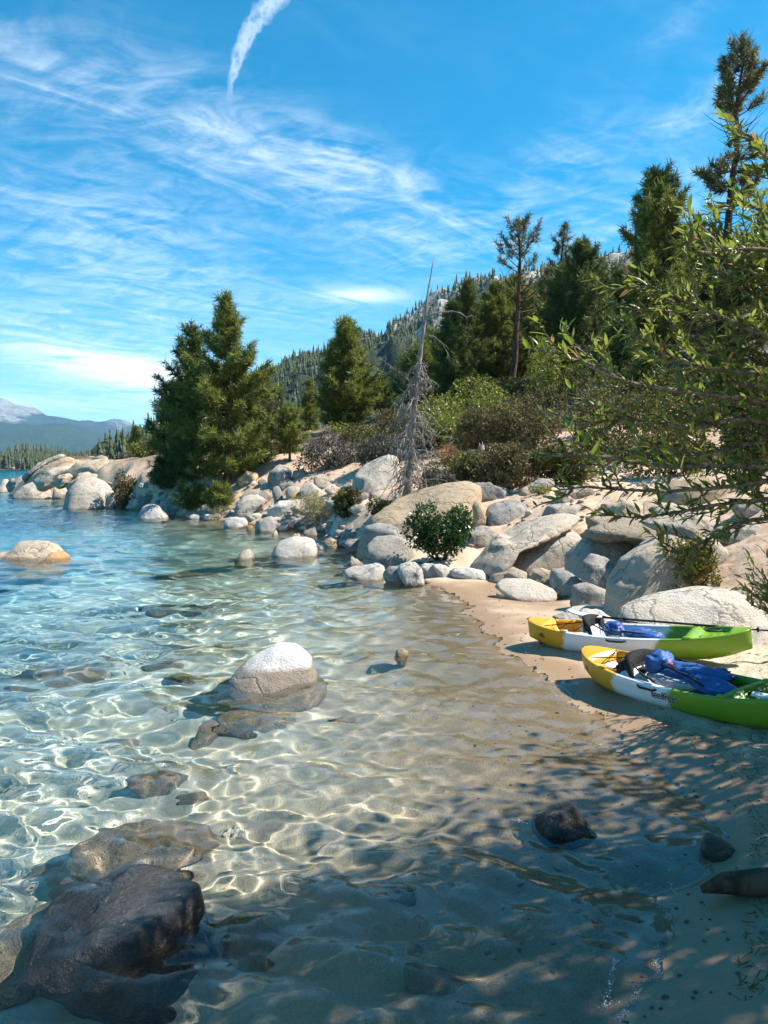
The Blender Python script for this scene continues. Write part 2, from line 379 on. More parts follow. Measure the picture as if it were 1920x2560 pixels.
def make_granite(name, base, spot, lichen, tan, speck=.5, wet_hi=.10, pink=0., dark=0.):
    m, n, p, o = material(name)
    geo = n.n('ShaderNodeNewGeometry'); pos = geo.outputs['Position']; z = n.xyz(pos)[2]
    nz = n.xyz(geo.outputs['Normal'])[2]
    oi = n.n('ShaderNodeObjectInfo').outputs['Random']
    pv = n.vm('ADD', pos, n.vec(n.m('MULTIPLY', oi, 37.), n.m('MULTIPLY', oi, 11.), 0.))
    crack = n.n('ShaderNodeTexVoronoi', feature='DISTANCE_TO_EDGE'); n.set(crack.inputs['Vector'], n.vm('ADD', pv, n.vm('MULTIPLY', n.noise(pv, 2.2, 4, .6, 0, 1), (.8, .8, .8)))); crack.inputs['Scale'].default_value = .55
    big = n.noise(pv, 1.1, 5, .6, .6); mid = n.noise(pv, 5., 5, .65); fine = n.noise(pv, 38., 4, .75); pep = n.noise(pv, 120., 2, .7)
    c = n.mix(n.smooth(big, .3, .72), base, tan)
    c = n.mix(n.m('MULTIPLY', n.smooth(mid, .52, .72), lichen), c, spot)
    c = n.mix(n.m('MULTIPLY', n.smooth(fine, .52, .68), speck), c, tuple(v * .42 for v in base))
    c = n.mix(n.m('MULTIPLY', n.smooth(pep, .58, .74), speck), c, (.07, .065, .06))
    c = n.mix(n.m('MULTIPLY', n.smooth(pep, .42, .28), .4 * speck), c, (.78, .75, .70))
    streak = n.noise(n.vm('MULTIPLY', pv, (3.2, 3.2, .5)), 1.3, 4, .6)
    c = n.mix(n.m('MULTIPLY', n.smooth(streak, .56, .72), .45 * lichen), c, (.10, .085, .07))
    varn = n.noise(n.vm('ADD', pv, (5., 3., 1.)), 2.1, 6, .72, .8)
    c = n.mix(n.m('MULTIPLY', n.smooth(varn, .55, .66), .7 * lichen), c, tuple(v * .6 for v in spot))
    c = n.mix(n.m('MULTIPLY', n.m('SUBTRACT', 1., n.smooth(crack.outputs['Distance'], 0., .018)), .55), c, (.06, .05, .042))
    hv = n.n('ShaderNodeHueSaturation'); n.set(hv.inputs['Color'], c)
    n.set(hv.inputs['Value'], n.m('ADD', .80, n.m('MULTIPLY', oi, .40)))
    n.set(hv.inputs['Saturation'], n.m('ADD', .75, n.m('MULTIPLY', n.m('FRACT', n.m('MULTIPLY', oi, 7.31)), .65)))
    c = hv.outputs[0]
    # the band the waves keep wet: brown with algae below the waterline, dark just above it
    wl = n.m('ADD', z, n.m('MULTIPLY', n.m('SUBTRACT', n.noise(pos, 2.6, 4), .5), .16))
    wet = n.smooth(wl, wet_hi, wet_hi - .07)
    c = n.mix(n.m('MULTIPLY', wet, .75), c, n.mix(n.smooth(mid, .35, .65), (.20, .12, .055), (.13, .085, .045)))
    deep = n.smooth(wl, .0, -.25)
    c = n.mix(n.m('MULTIPLY', deep, .5), c, (.32, .25, .17))
    n.set(p.inputs['Base Color'], c)
    n.set(p.inputs['Roughness'], n.m('SUBTRACT', .88, n.m('MULTIPLY', wet, .5)))
    p.inputs['Specular IOR Level'].default_value = .3
    bp = n.n('ShaderNodeBump'); bp.inputs['Strength'].default_value = .85; bp.inputs['Distance'].default_value = .05
    ck = n.smooth(crack.outputs['Distance'], 0., .025)
    n.set(bp.inputs['Height'], n.m('ADD', n.m('ADD', n.m('MULTIPLY', fine, .7), n.m('MULTIPLY', mid, 1.6)), n.m('ADD', n.m('MULTIPLY', pep, .10), n.m('MULTIPLY', ck, .35))))
    n.set(p.inputs['Normal'], bp.outputs[0])
    return m


def make_wet_rock(name, a, c2, rough=.28):
    m, n, p, o = material(name)
    pos = n.n('ShaderNodeNewGeometry').outputs['Position']; z = n.xyz(pos)[2]
    big = n.noise(pos, 4., 5, .65); fine = n.noise(pos, 46., 4, .7); pit = n.noise(pos, 17., 4, .6)
    c = n.mix(n.smooth(big, .35, .65), a, c2)
    c = n.mix(n.m('MULTIPLY', n.smooth(fine, .55, .7), .4), c, tuple(min(1, v * 2.6) for v in a))
    c = n.mix(n.m('MULTIPLY', n.smooth(n.m('ADD', z, n.m('MULTIPLY', big, .16)), .22, .08), .6), c, (.040, .023, .010))
    n.set(p.inputs['Base Color'], c); n.set(p.inputs['Roughness'], n.smooth(pit, .3, .7, rough - .1, rough + .22))
    bp = n.n('ShaderNodeBump'); bp.inputs['Strength'].default_value = .9; bp.inputs['Distance'].default_value = .035
    n.set(bp.inputs['Height'], n.m('ADD', n.m('MULTIPLY', fine, .9), n.m('ADD', n.m('MULTIPLY', pit, 1.3), big))); n.set(p.inputs['Normal'], bp.outputs[0])
    return m


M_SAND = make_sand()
M_GRAN = make_granite('pale_granite', (.42, .385, .34), (.20, .18, .16), .75, (.44, .37, .29), .7)
M_TAN = make_granite('tan_granite', (.43, .345, .255), (.21, .16, .115), .8, (.47, .39, .30), .65)
M_GREY = make_granite('grey_granite', (.29, .27, .25), (.10, .092, .086), .95, (.34, .30, .25), .75)
M_WHITE = make_granite('bleached_granite', (.54, .50, .45), (.34, .30, .26), .55, (.56, .49, .41), .55)
M_RUST = make_granite('rusty_stone', (.46, .27, .13), (.30, .17, .08), .5, (.52, .36, .21), .3)
M_DARK = make_wet_rock('wet_dark_rock', (.019, .018, .019), (.044, .040, .040), .22)
M_BLACK = make_wet_rock('wet_black_rock', (.012, .012, .014), (.022, .021, .022), .3)
M_BROWNWET = make_wet_rock('wet_brown_rock', (.10, .05, .022), (.15, .085, .04), .25)


def make_water():
    m = bpy.data.materials.new('lake_surface'); m.use_nodes = True; n = NB(m.node_tree); m.node_tree.nodes.clear()
    o = n.n('ShaderNodeOutputMaterial'); g = n.n('ShaderNodeBsdfGlass'); g.inputs['IOR'].default_value = 1.33; g.inputs['Roughness'].default_value = 0.
    pos = n.n('ShaderNodeNewGeometry').outputs['Position']
    r = n.n('ShaderNodeVectorMath', operation='LENGTH'); n.set(r.inputs[0], pos); rr = r.outputs['Value']
    bp = n.n('ShaderNodeBump'); bp.inputs['Distance'].default_value = .12
    n.set(bp.inputs['Strength'], n.smooth(rr, 12., 45., 0., .75))
    w1 = n.noise(n.vm('MULTIPLY', pos, (.9, 1.7, 1.)), 1.5, 4, .6); w2 = n.noise(n.vm('MULTIPLY', pos, (1., .8, 1.)), 5.5, 3, .6)
    n.set(bp.inputs['Height'], n.m('ADD', w1, n.m('MULTIPLY', w2, .3))); n.set(g.inputs['Normal'], bp.outputs[0])
    m.node_tree.links.new(g.outputs[0], o.inputs[0]); return m


def vol_material(name, kind, col, den, **kw):
    m = bpy.data.materials.new(name); m.use_nodes = True; n = NB(m.node_tree); m.node_tree.nodes.clear()
    o = n.n('ShaderNodeOutputMaterial'); v = n.n(kind); n.set(v.inputs['Color'], col); v.inputs['Density'].default_value = den
    for k, q in kw.items(): n.set(v.inputs[k], q)
    m.node_tree.links.new(v.outputs[0], o.inputs['Volume']); return m


def solid_box(name, lo, hi, mat):
    V = [(x, y, z) for z in (lo[2], hi[2]) for x, y in ((lo[0], lo[1]), (hi[0], lo[1]), (hi[0], hi[1]), (lo[0], hi[1]))]
    return link(name, raw_mesh(name, V, [np.array([(0, 3, 2, 1), (4, 5, 6, 7), (0, 1, 5, 4), (1, 2, 6, 5), (2, 3, 7, 6), (3, 0, 4, 7)])], [mat], False))


def fan(rows, cols):
    A, Rr = np.meshgrid(cols, rows); i = np.arange(Rr.size).reshape(Rr.shape)
    return np.sin(A) * Rr, np.cos(A) * Rr, np.stack([i[:-1, :-1], i[:-1, 1:], i[1:, 1:], i[1:, :-1]], -1).reshape(-1, 4)


# ------------------------------------------------------------------ ground sheet, lake, haze
rows = np.concatenate([np.linspace(.02, 1.4, 12)[:-1], np.exp(np.linspace(math.log(1.4), math.log(120), 430))[:-1], np.exp(np.linspace(math.log(120), math.log(14000), 70))])
cols = np.concatenate([np.linspace(R(-180), R(-42), 40)[:-1], np.linspace(R(-42), R(42), 430)[:-1], np.linspace(R(42), R(180), 40)])
gx, gy, gq = fan(rows, cols)
gz = ground_h(gx, gy)
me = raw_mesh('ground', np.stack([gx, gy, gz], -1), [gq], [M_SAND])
rr_ = np.sqrt(gx ** 2 + gy ** 2); nn = vnoise(np.stack([gx * .25, gy * .25, 0 * gx], -1), 31)
cover = np.zeros((gx.size, 3), np.float32)
cover[:, 0] = np.clip((gz - .25) / .5, 0, 1).ravel()
thg = np.arctan2(gx, gy)
cover[:, 1] = (np.clip((gz - 2.3 + nn * 1.1) / 1.2, 0, 1) * np.clip((rr_ - 24) / 8, 0, 1) + np.clip((rr_ - 70) / 30, 0, 1)).clip(0, 1).ravel()
cover[:, 1] *= 1 - .95 * (np.exp(-((gx + 12.0) / 4.5) ** 2 - ((gy - 44) / 6) ** 2)).ravel()
cover[:, 1] *= 1 - .85 * ((gx > 3.5) & (gy < 31)).ravel()
cover[:, 2] = (np.exp(-((gz + .9) / .6) ** 2) * np.clip((rr_ - 13) / 8, 0, 1)).ravel()
at = me.attributes.new('cover', 'FLOAT_VECTOR', 'POINT'); at.data.foreach_set('vector', cover.ravel())
ground = tag(link('ground', me), kind='structure'); ground.cycles.is_caustics_receiver = True

WAVES = []
_rng = np.random.default_rng(4)
for k in range(64):
    lam = math.exp(_rng.uniform(math.log(.115), math.log(2.0)))
    th = _rng.normal(.25, .75)
    WAVES.append((lam, math.sin(th) * 2 * math.pi / lam, math.cos(th) * 2 * math.pi / lam, (.0050 if lam < .6 else .0040) * lam ** .92, _rng.uniform(0, 6.28)))


def wave_h(x, y):
    r = np.sqrt(x * x + y * y); z = np.zeros_like(x); step = r * .0085 + .008
    for lam, kx, ky, a, ph in WAVES:
        z = z + a * np.clip((lam / (2.6 * step) - .35) / .65, 0, 1) * np.sin(kx * x + ky * y + ph)
    h = base_h(x, y)
    p = np.stack([x * .35, y * .35, 0 * x], -1)
    z = z * np.clip(.5 + -h * 1.6, .5, 1.) * (1 + .35 * vnoise(p, 9))
    return np.clip(z, -.045, .040)


rows = np.concatenate([np.exp(np.linspace(math.log(1.3), math.log(160), 600))[:-1], np.exp(np.linspace(math.log(160), math.log(1200), 20))])
cols = np.linspace(R(-58), R(46), 620)
wx, wy, wq = fan(rows, cols)
wz = wave_h(wx, wy)
# the sheet ends as a film a few millimetres thick where it runs out on the sand
gd_ = ground_h(wx, wy); dl_ = wz - gd_; wz = np.where(dl_ > -.3, np.maximum(wz, gd_ + .0025), wz)
keep = (dl_ > .002).ravel()[wq].any(1)
wme = raw_mesh('lake_water', np.stack([wx, wy, wz], -1), [wq[keep]], [make_water()])
water = tag(link('lake_water', wme), kind='structure'); water.cycles.is_caustics_caster = True
tag(solid_box('water', (-1100, 1.0, -14), (30, 1150, .045), vol_material('lake_tint', 'ShaderNodeVolumeAbsorption', (.50, .87, .91), .29)), kind='structure')
M_HAZE = vol_material('haze_air', 'ShaderNodeVolumePrincipled', (.36, .68, 1.0), 5.0e-5, Anisotropy=.1)
haze = tag(solid_box('haze', (-14500, -14500, -40), (14500, 14500, 1060), M_HAZE), kind='stuff')


# ------------------------------------------------------------------ far hills
def make_hill(name, tree, rock, bare, sc, bands):
    m, n, p, o = material(name)
    geo = n.n('ShaderNodeNewGeometry'); pos = geo.outputs['Position']; z = n.xyz(pos)[2]
    a = n.noise(pos, sc, 6, .65); b2 = n.noise(pos, sc * 4.5, 5, .7); f = n.noise(n.vm('MULTIPLY', pos, (1, 1, .45)), sc * 30, 3, .7)
    c = n.mix(n.smooth(f, .38, .62), tuple(v * .5 for v in tree), tree)
    k = n.m('ADD', n.m('MULTIPLY', a, .6), n.m('MULTIPLY', b2, .4))
    k = n.m('ADD', k, n.smooth(z, bands[0], bands[1], -.10, .17))
    c = n.mix(n.smooth(k, .52, .62), c, n.mix(n.smooth(n.noise(pos, sc * 14, 4, .7), .4, .6), bare, rock))
    n.set(p.inputs['Base Color'], c); p.inputs['Roughness'].default_value = .95; p.inputs['Specular IOR Level'].default_value = .1
    bp = n.n('ShaderNodeBump'); bp.inputs['Strength'].default_value = .8; bp.inputs['Distance'].default_value = .25 / sc * .05
    n.set(bp.inputs['Height'], n.m('ADD', f, n.m('MULTIPLY', b2, 2.))); n.set(p.inputs['Normal'], bp.outputs[0])
    return m


def range_hill(name, prof, D, depth, base_z, mat, nx=220, ny=50, amp=.05, seed=0, sc=None):
    """a hill whose crest runs through the skyline the photo shows, falling away before and behind it"""
    pts = np.array([P(px, py, D) for px, py in prof])
    x = np.linspace(pts[0, 0], pts[-1, 0], nx); crest = np.interp(x, pts[:, 0], pts[:, 2])
    t = np.linspace(-1, 1, ny); X, T = np.meshgrid(x, t); Y = D + T * depth
    hgt = (crest - base_z)[None] * np.where(T < 0, (1 + T), 1 - T) ** np.where(T < 0, .95, .8)
    sc = sc or 6. / depth
    q = np.stack([X * sc, Y * sc, 0 * X], -1)
    hgt = hgt * (1 + np.minimum(abs(T) * 2, 1) * .28 * fbm(q, 4, seed)) + amp * (crest.max() - base_z) * fbm(q * 2.5, 4, seed + 3) * (hgt / (crest.max() - base_z) > .02)
    i = np.arange(X.size).reshape(X.shape)
    o = tag(link(name, raw_mesh(name, np.stack([X, Y, base_z + hgt], -1), [np.stack([i[:-1, :-1], i[:-1, 1:], i[1:, 1:], i[1:, :-1]], -1).reshape(-1, 4)], [mat])), kind='structure')
    return X, Y, base_z + hgt


M_FAR = make_hill('mountain_slopes', (.030, .052, .045), (.26, .26, .25), (.17, .16, .14), .0011, (250, 900))
M_FARF = make_hill('wooded_slopes', (.032, .060, .034), (.42, .38, .32), (.22, .20, .14), .0022, (500, 1400))
range_hill('mountain', [(-1400, 1060), (-700, 1010), (-250, 985), (-80, 980), (0, 990), (12, 993), (38, 1010), (55, 1010), (85, 1018), (115, 1034), (160, 1042), (200, 1051), (245, 1052), (290, 1049), (312, 1050), (335, 1062), (365, 1073), (420, 1095), (520, 1120), (700, 1150)], 10000, 2600, 0, M_FAR, 360, 60, .018, 21)
range_hill('hill', [(-1400, 1100), (-700, 1075), (-200, 1060), (0, 1056), (60, 1060), (130, 1058), (180, 1060), (215, 1068), (260, 1084), (340, 1096), (420, 1110), (600, 1140), (800, 1158)], 6800, 1900, 0, M_FARF, 320, 50, .03, 22)
M_RIDGE = make_hill('ridge_slopes', (.050, .060, .034), (.38, .365, .345), (.25, .23, .20), .014, (30, 200))
RX, RY, RZ = range_hill('hill', [(560, 1085), (600, 1010), (640, 972), (700, 935), (760, 908), (800, 890), (860, 872), (900, 858), (960, 830), (1020, 792), (1100, 748), (1160, 718), (1300, 684), (1450, 655), (1550, 637), (1700, 610), (1920, 570), (2300, 540), (2900, 600)], 800, 430, 4, M_RIDGE, 420, 130, .035, 33, .016)


def cone_trees(name, xyz, hs, mat, seed, tiers=5, seg=6, wid=.17):
    """many small conifers with ragged tiers, for woods too far off to count"""
    rg = np.random.default_rng(seed); V = []; T = []; k = 0; n = len(xyz)
    th = np.arange(seg) / seg * 2 * math.pi
    allV = []; allT = []
    for t in range(tiers):
        f0 = .06 + .94 * t / tiers; f1 = min(1., f0 + 1.75 / tiers)
        rad = wid * (1 - f0) ** .8 * hs[:, None] * rg.uniform(.55, 1.25, (n, seg))
        a = th[None] + rg.uniform(0, 6.28, (n, 1))
        ring = np.stack([rad * np.cos(a), rad * np.sin(a), (f0 * hs)[:, None] + rg.uniform(-.05, .05, (n, seg)) * hs[:, None]], -1) + xyz[:, None]
        tip = xyz + np.stack([rg.normal(0, .01, n) * hs, rg.normal(0, .01, n) * hs, f1 * hs], -1)
        v = np.concatenate([ring, tip[:, None]], 1); allV.append(v.reshape(-1, 3))
        base = k + np.arange(n)[:, None] * (seg + 1); j = np.arange(seg)
        allT.append(np.stack([base + j, base + (j + 1) % seg, np.broadcast_to(base + seg, (n, seg))], -1).reshape(-1, 3)); k += n * (seg + 1)
    return raw_mesh(name, np.concatenate(allV), [np.concatenate(allT)], [mat], False)


def make_leafmat(name, cols, rough=.6, transl=.35, scale=1.5, spec=.3):
    m, n, p, o = material(name)
    geo = n.n('ShaderNodeNewGeometry'); rnd = geo.outputs['Random Per Island']
    k = n.m('ADD', n.m('MULTIPLY', rnd, .65), n.m('MULTIPLY', n.noise(geo.outputs['Position'], scale, 3), .5))
    cr = n.n('ShaderNodeValToRGB'); n.set(cr.inputs[0], k); e = cr.color_ramp.elements
    e[0].position = .2; e[0].color = (*cols[0], 1); e[1].position = .95; e[1].color = (*cols[-1], 1)
    for q, c in enumerate(cols[1:-1]):
        el = e.new(.2 + .75 * (q + 1) / (len(cols) - 1)); el.color = (*c, 1)
    n.set(p.inputs['Base Color'], cr.outputs[0]); p.inputs['Roughness'].default_value = rough; p.inputs['Specular IOR Level'].default_value = spec
    tr = n.n('ShaderNodeBsdfTranslucent'); hv = n.n('ShaderNodeHueSaturation'); n.set(hv.inputs['Color'], cr.outputs[0]); hv.inputs['Value'].default_value = 1.5; hv.inputs['Hue'].default_value = .49
    n.set(tr.inputs[0], hv.outputs[0])
    mx = n.n('ShaderNodeMixShader'); mx.inputs[0].default_value = transl
    m.node_tree.links.new(p.outputs[0], mx.inputs[1]); m.node_tree.links.new(tr.outputs[0], mx.inputs[2]); m.node_tree.links.new(mx.outputs[0], o.inputs[0])
    return m


M_FARTREE = make_leafmat('far_conifers', [(.030, .042, .018), (.060, .078, .030), (.10, .11, .045)], .8, .1, .03)
rg = np.random.default_rng(77)
# wood on the ridge slope
n_ = 24000
ii = rg.integers(0, RX.shape[0] - 1, n_); jj = rg.integers(0, RX.shape[1] - 1, n_)
x = RX[ii, jj] + rg.uniform(-3, 3, n_); y = RY[ii, jj] + rg.uniform(-3, 3, n_); z = RZ[ii, jj] - 1.
dens = fbm(np.stack([x * .012, y * .012, 0 * x], -1), 3, 55); ok = (y < 812) & (rg.uniform(-1.1, .55, n_) < dens + .62 - np.clip((z - 40) / 220, 0, .55))
ok &= (x / y > -.37) & (x / y < .62)
idx = np.nonzero(ok)[0][:9500]
tag(link('ridge_forest', cone_trees('ridge_forest', np.stack([x, y, z], -1)[idx], rg.uniform(5, 11.5, len(idx)), M_FARTREE, 5, 4, 5, .2)), kind='stuff')
# wood along the far shore of the bay and on the flat behind the point
xs = rg.uniform(-520, 260, 4200); ys = rg.uniform(915, 1120, 4200)
nt_ = rg.uniform(.6, 1, 4200) * (25 + 9 * vnoise(np.stack([xs * .012, ys * .01, 0 * xs], -1), 3))
A_ = np.stack([xs, ys, ground_h(xs, ys) - .5], -1)
xs2 = rg.uniform(-130, 60, 1500); ys2 = rg.uniform(330, 760, 1500); ok = (xs2 / ys2 > -.345 + .05 * vnoise(np.stack([xs2 * .02, ys2 * .02, 0 * xs2], -1), 8)) & (ground_h(xs2, ys2) > .8)
B_ = np.stack([xs2, ys2, ground_h(xs2, ys2) - .5], -1)[ok]
tag(link('far_shore_forest', cone_trees('far_shore_forest', np.concatenate([A_, B_]), np.concatenate([nt_, rg.uniform(10, 19, len(B_))]), M_FARTREE, 6, 5, 6, .15)), kind='stuff')

# ------------------------------------------------------------------ boulders
_ICO = {}
def ico(sub):
    if sub not in _ICO:
        import bmesh
        bm = bmesh.new(); bmesh.ops.create_icosphere(bm, subdivisions=sub, radius=1); bm.verts.ensure_lookup_table()
        _ICO[sub] = (np.array([v.co[:] for v in bm.verts]), np.array([[v.index for v in f.verts] for f in bm.faces])); bm.free()
    return _ICO[sub]


ZO = {0: (0, 0, 1.), 1: (0, 1000, 2.592), 2: (480, 1100, 2.592), 3: (1000, 1100, 1.803), 5: (0, 1500, 1.728), 6: (0, 1980, 1.728), 7: (960, 1800, 1.728)}


def rock(zone, poly, label, mat, name='boulder', D=None, depth=.8, lean=.45, facets=4, rough=.085, seed=None, sub=None, under=.35, group=None, water=False, box=.75, cat='boulder', dback=.6):
    ox, oy, sc = ZO[zone]
    pl = np.array([(x / sc + ox, y / sc + oy) for x, y in poly]); seed = seed if seed is not None else int(pl.sum()) % 9973
    rg = np.random.default_rng(seed)
    lowest = pl[pl[:, 1].argmax()]; cx = .5 * lowest[0] + .25 * (pl[:, 0].min() + pl[:, 0].max())
    if D is None:
        h = hit(cx, pl[:, 1].max(), water)
        if not water and h[2] < 0:
            d = ray(cx, pl[:, 1].max()); h = d * (H / -d[2])
        hw = (pl[:, 0].max() - pl[:, 0].min()) / 2 * h[1] / FPX
        hh = (pl[:, 1].max() - pl[:, 1].min()) / 2 * h[1] / FPX
        D = h[1] + depth * math.sqrt(hw * hh) * (dback if h[2] > .02 or water else 1.05)
        if water: drop = None
    W = np.array([P(x, y, D) for x, y in pl])
    if water:                                # seen through the water: bring it down to the bed it lies on
        W[:, 2] = (W[:, 2] - W[:, 2].min()) * .8 + ground_h(W[:, 0].mean(), D) - .05
    W0 = W.copy(); zlo, hh_ = W[:, 2].min(), np.ptp(W[:, 2])
    deepest = max(under * hh_ * 1.1, (zlo - float(ground_h(W[:, 0].mean(), D)) + .1 * hh_) if (zlo < .3 and not water) else 0)
    W[:, 0] += (W[:, 0] - W[:, 0].mean()) * .16 * np.clip(1 - (W[:, 2] - zlo) / (.38 * hh_), 0, 1)
    W[:, 2] -= deepest * np.clip(1 - (W[:, 2] - zlo) / (.38 * hh_), 0, 1)
    a = W[:, [0, 2]]; nx_ = np.roll(a, -1, 0); cr = a[:, 0] * nx_[:, 1] - nx_[:, 0] * a[:, 1]
    c = ((a + nx_) * cr[:, None]).sum(0) / (3 * cr.sum())
    # radius of the outline in each direction
    th = np.linspace(-math.pi, math.pi, 181)[:-1]; rad = np.zeros(180)
    for k, t in enumerate(th):
        d = np.array([math.cos(t), math.sin(t)]); best = 0
        for p0, p1 in zip(a - c, nx_ - c):
            e = p1 - p0; den = d[0] * e[1] - d[1] * e[0]
            if abs(den) < 1e-12: continue
            s_ = (p0[0] * e[1] - p0[1] * e[0]) / den; u = (p0[0] * d[1] - p0[1] * d[0]) / den
            if s_ > 0 and -1e-6 <= u <= 1 + 1e-6: best = max(best, s_)
        rad[k] = best
    rad = np.where(rad <= 0, np.median(rad), rad)
    ker = np.array([.1, .8, .1]) if facets > 4 else np.array([.05, .2, .5, .2, .05])
    for _ in range(1): rad = np.convolve(np.concatenate([rad[-4:], rad, rad[:4]]), ker, 'same')[4:-4]
    size = np.sqrt((a[:, 0].max() - a[:, 0].min()) * (a[:, 1].max() - a[:, 1].min())) / 2
    px_size = size / D * FPX
    sub = sub or (5 if px_size > 110 else 4 if px_size > 22 else 3)
    n, F = ico(sub); n = n.copy()
    for k in range(facets):                 # broken faces on the sides that do not make the outline
        f = rg.normal(size=3); f[1] = -abs(f[1]) - .5; f /= np.linalg.norm(f); lim = rg.uniform(.60, .90)
        over = n @ f - lim; n = n - np.where(over > 0, over * .85, 0)[:, None] * f
    rho = np.sqrt(n[:, 0] ** 2 + n[:, 2] ** 2); t = np.arctan2(n[:, 2], n[:, 0])
    rr = np.interp(t, np.append(th, math.pi), np.append(rad, rad[0]))
    k = np.minimum(rho, 1) ** box * np.where(rho > 1e-6, 1, 0)
    dr = depth * size
    ny = np.where(n[:, 2] < 0, n[:, 1] / np.sqrt(np.maximum(1 - n[:, 2] ** 2, .12)), n[:, 1])      # the foot does not draw in
    v = np.stack([rr * k * np.cos(t), np.sign(ny) * np.minimum(abs(ny), 1) ** .85 * dr, rr * k * np.sin(t)], -1)
    v[:, 1] += lean * np.maximum(v[:, 2], -.3 * size)
    q = v / size; nrm = q / (np.linalg.norm(q, axis=1, keepdims=True) + 1e-6)
    dsp = rough * (1.0 * fbm(q * 1.3 + seed, 3, seed) + .55 * (.35 - abs(fbm(q * 2.6 + seed, 3, seed + 5))) + .22 * fbm(q * 7, 3, seed + 9))
    v = v + nrm * (dsp * size)[:, None]
    base = np.array([c[0], D, W0[:, 2].min()]); v += np.array([c[0], D, c[1]]) - base
    o = link(name, raw_mesh(name, v, [F], [mat]), None, base)
    tag(o, label, cat, group)
    if base[2] < .25: o.cycles.is_caustics_receiver = True
    return o


G, T_, GR, WH, RU = M_GRAN, M_TAN, M_GREY, M_WHITE, M_RUST
# --- rocky point at the far end
rock(1, [(150, 470), (250, 405), (380, 348), (415, 350), (425, 372), (330, 410), (250, 450), (180, 492)], 'long tilted granite slab, topmost of the rocks on the point, rising towards the trees', T_, 'rock_slab', facets=7, lean=.3, D=66, depth=.5, cat='rock slab')
rock(1, [(190, 510), (260, 450), (330, 410), (420, 368), (470, 375), (475, 412), (400, 430), (330, 450), (240, 525)], 'thick square-ended slab directly beneath the long tilted slab', T_, 'rock_slab', facets=7, lean=.35, D=65, depth=.6, cat='rock slab')
rock(1, [(395, 475), (470, 410), (600, 368), (690, 380), (712, 450), (690, 490), (560, 500), (470, 540)], 'large cracked tan block at the crest of the point', T_, facets=7, lean=.35, D=56, depth=.7)
rock(1, [(590, 385), (650, 357), (695, 368), (692, 400), (640, 395)], 'flat cap stone perched on the large cracked tan block', T_, facets=5, D=57)
rock(1, [(698, 392), (725, 388), (738, 415), (735, 442), (702, 440)], 'small upright stone at the crest, between the cracked block and the sand', T_, D=57)
rock(1, [(225, 520), (330, 430), (430, 432), (405, 480), (340, 530), (270, 560)], 'pale sandy slab wedged between the tilted slabs and the cracked block', T_, 'rock_slab', facets=6, D=59, cat='rock slab')
rock(1, [(330, 530), (385, 485), (440, 475), (468, 495), (455, 530), (390, 550)], 'small buff stone above the front row of the point rocks', T_, D=55)
rock(1, [(0, 515), (35, 508), (48, 545), (40, 580), (0, 585)], 'pale end stone at the outermost tip of the rocky point', G, D=76)
rock(1, [(40, 545), (60, 512), (170, 480), (205, 510), (180, 540), (110, 582), (60, 570)], 'low dark-sided slab near the outer tip of the point', GR, 'rock_slab', facets=6, D=69, cat='rock slab')
rock(1, [(90, 600), (160, 537), (230, 530), (300, 570), (358, 622), (340, 640), (200, 637), (100, 622)], 'broad smooth humpbacked rock at the water under the tilted slabs', G, depth=.9)
rock(1, [(90, 612), (150, 588), (230, 578), (275, 605), (262, 634), (130, 632)], 'low bleached shelf stone in front of the humpbacked rock', WH, depth=.7)
rock(1, [(328, 590), (360, 542), (430, 545), (455, 590), (425, 642), (345, 635)], 'squat stone between the humpbacked rock and the large round boulder', G)
rock(1, [(255, 545), (300, 510), (325, 530), (300, 560)], 'small stone lodged above the humpbacked rock', WH)
rock(1, [(440, 545), (500, 480), (560, 463), (625, 485), (610, 525), (520, 560)], 'rounded back boulder peeping over the large round boulder', T_, D=48)
rock(1, [(420, 680), (440, 590), (490, 512), (560, 498), (640, 532), (700, 592), (702, 645), (682, 700), (640, 708), (540, 697)], 'large round grey boulder standing in the water off the point', G, depth=1., facets=3, rough=.045)
rock(1, [(660, 640), (700, 590), (725, 592), (750, 655), (742, 690), (690, 692)], 'smooth pale stone tucked behind the large round boulder', WH, D=46)
rock(1, [(742, 640), (760, 600), (800, 595), (818, 625), (790, 662), (750, 665)], 'stone at the waterline just past the large round boulder', T_)
rock(1, [(758, 665), (795, 615), (850, 598), (868, 625), (832, 682), (780, 688)], 'slanting tan stone among the shore rocks below the brown bush', T_)
rock(1, [(818, 690), (850, 655), (885, 660), (890, 680), (850, 695)], 'low pale stone at the water below the slanting tan stone', G)
rock(1, [(888, 672), (930, 620), (1010, 597), (1028, 632), (960, 672), (900, 692)], 'wedge-shaped grey rock pointing up the bank behind the white half-sunk boulder', GR)
rock(1, [(975, 660), (1010, 625), (1050, 622), (1055, 650), (1010, 682)], 'pale stone wedged beside the wedge-shaped grey rock', WH)
rock(1, [(1010, 690), (1060, 650), (1150, 625), (1162, 690), (1070, 702)], 'grey slab rock leaning on the large angular tan rock', G)
rock(1, [(1145, 645), (1200, 590), (1340, 570), (1358, 640), (1290, 692), (1200, 702), (1150, 680)], 'large angular tan rock under the overhanging pine boughs', T_, facets=8)
rock(1, [(888, 742), (898, 690), (960, 668), (1010, 680), (1102, 745), (1096, 775), (1000, 772)], 'smooth white boulder half sunk at the edge of the lake below the pine', WH, depth=.8)
rock(1, [(1050, 720), (1075, 690), (1150, 702), (1162, 745), (1100, 755)], 'shaded dark stone behind the white half-sunk boulder', GR)
rock(1, [(1155, 712), (1170, 688), (1205, 690), (1210, 722), (1175, 726)], 'small white cobble below the large angular tan rock', WH)
rock(1, [(1225, 760), (1240, 738), (1285, 742), (1295, 772), (1250, 776)], 'white-topped cobble at the water under the pine', WH)
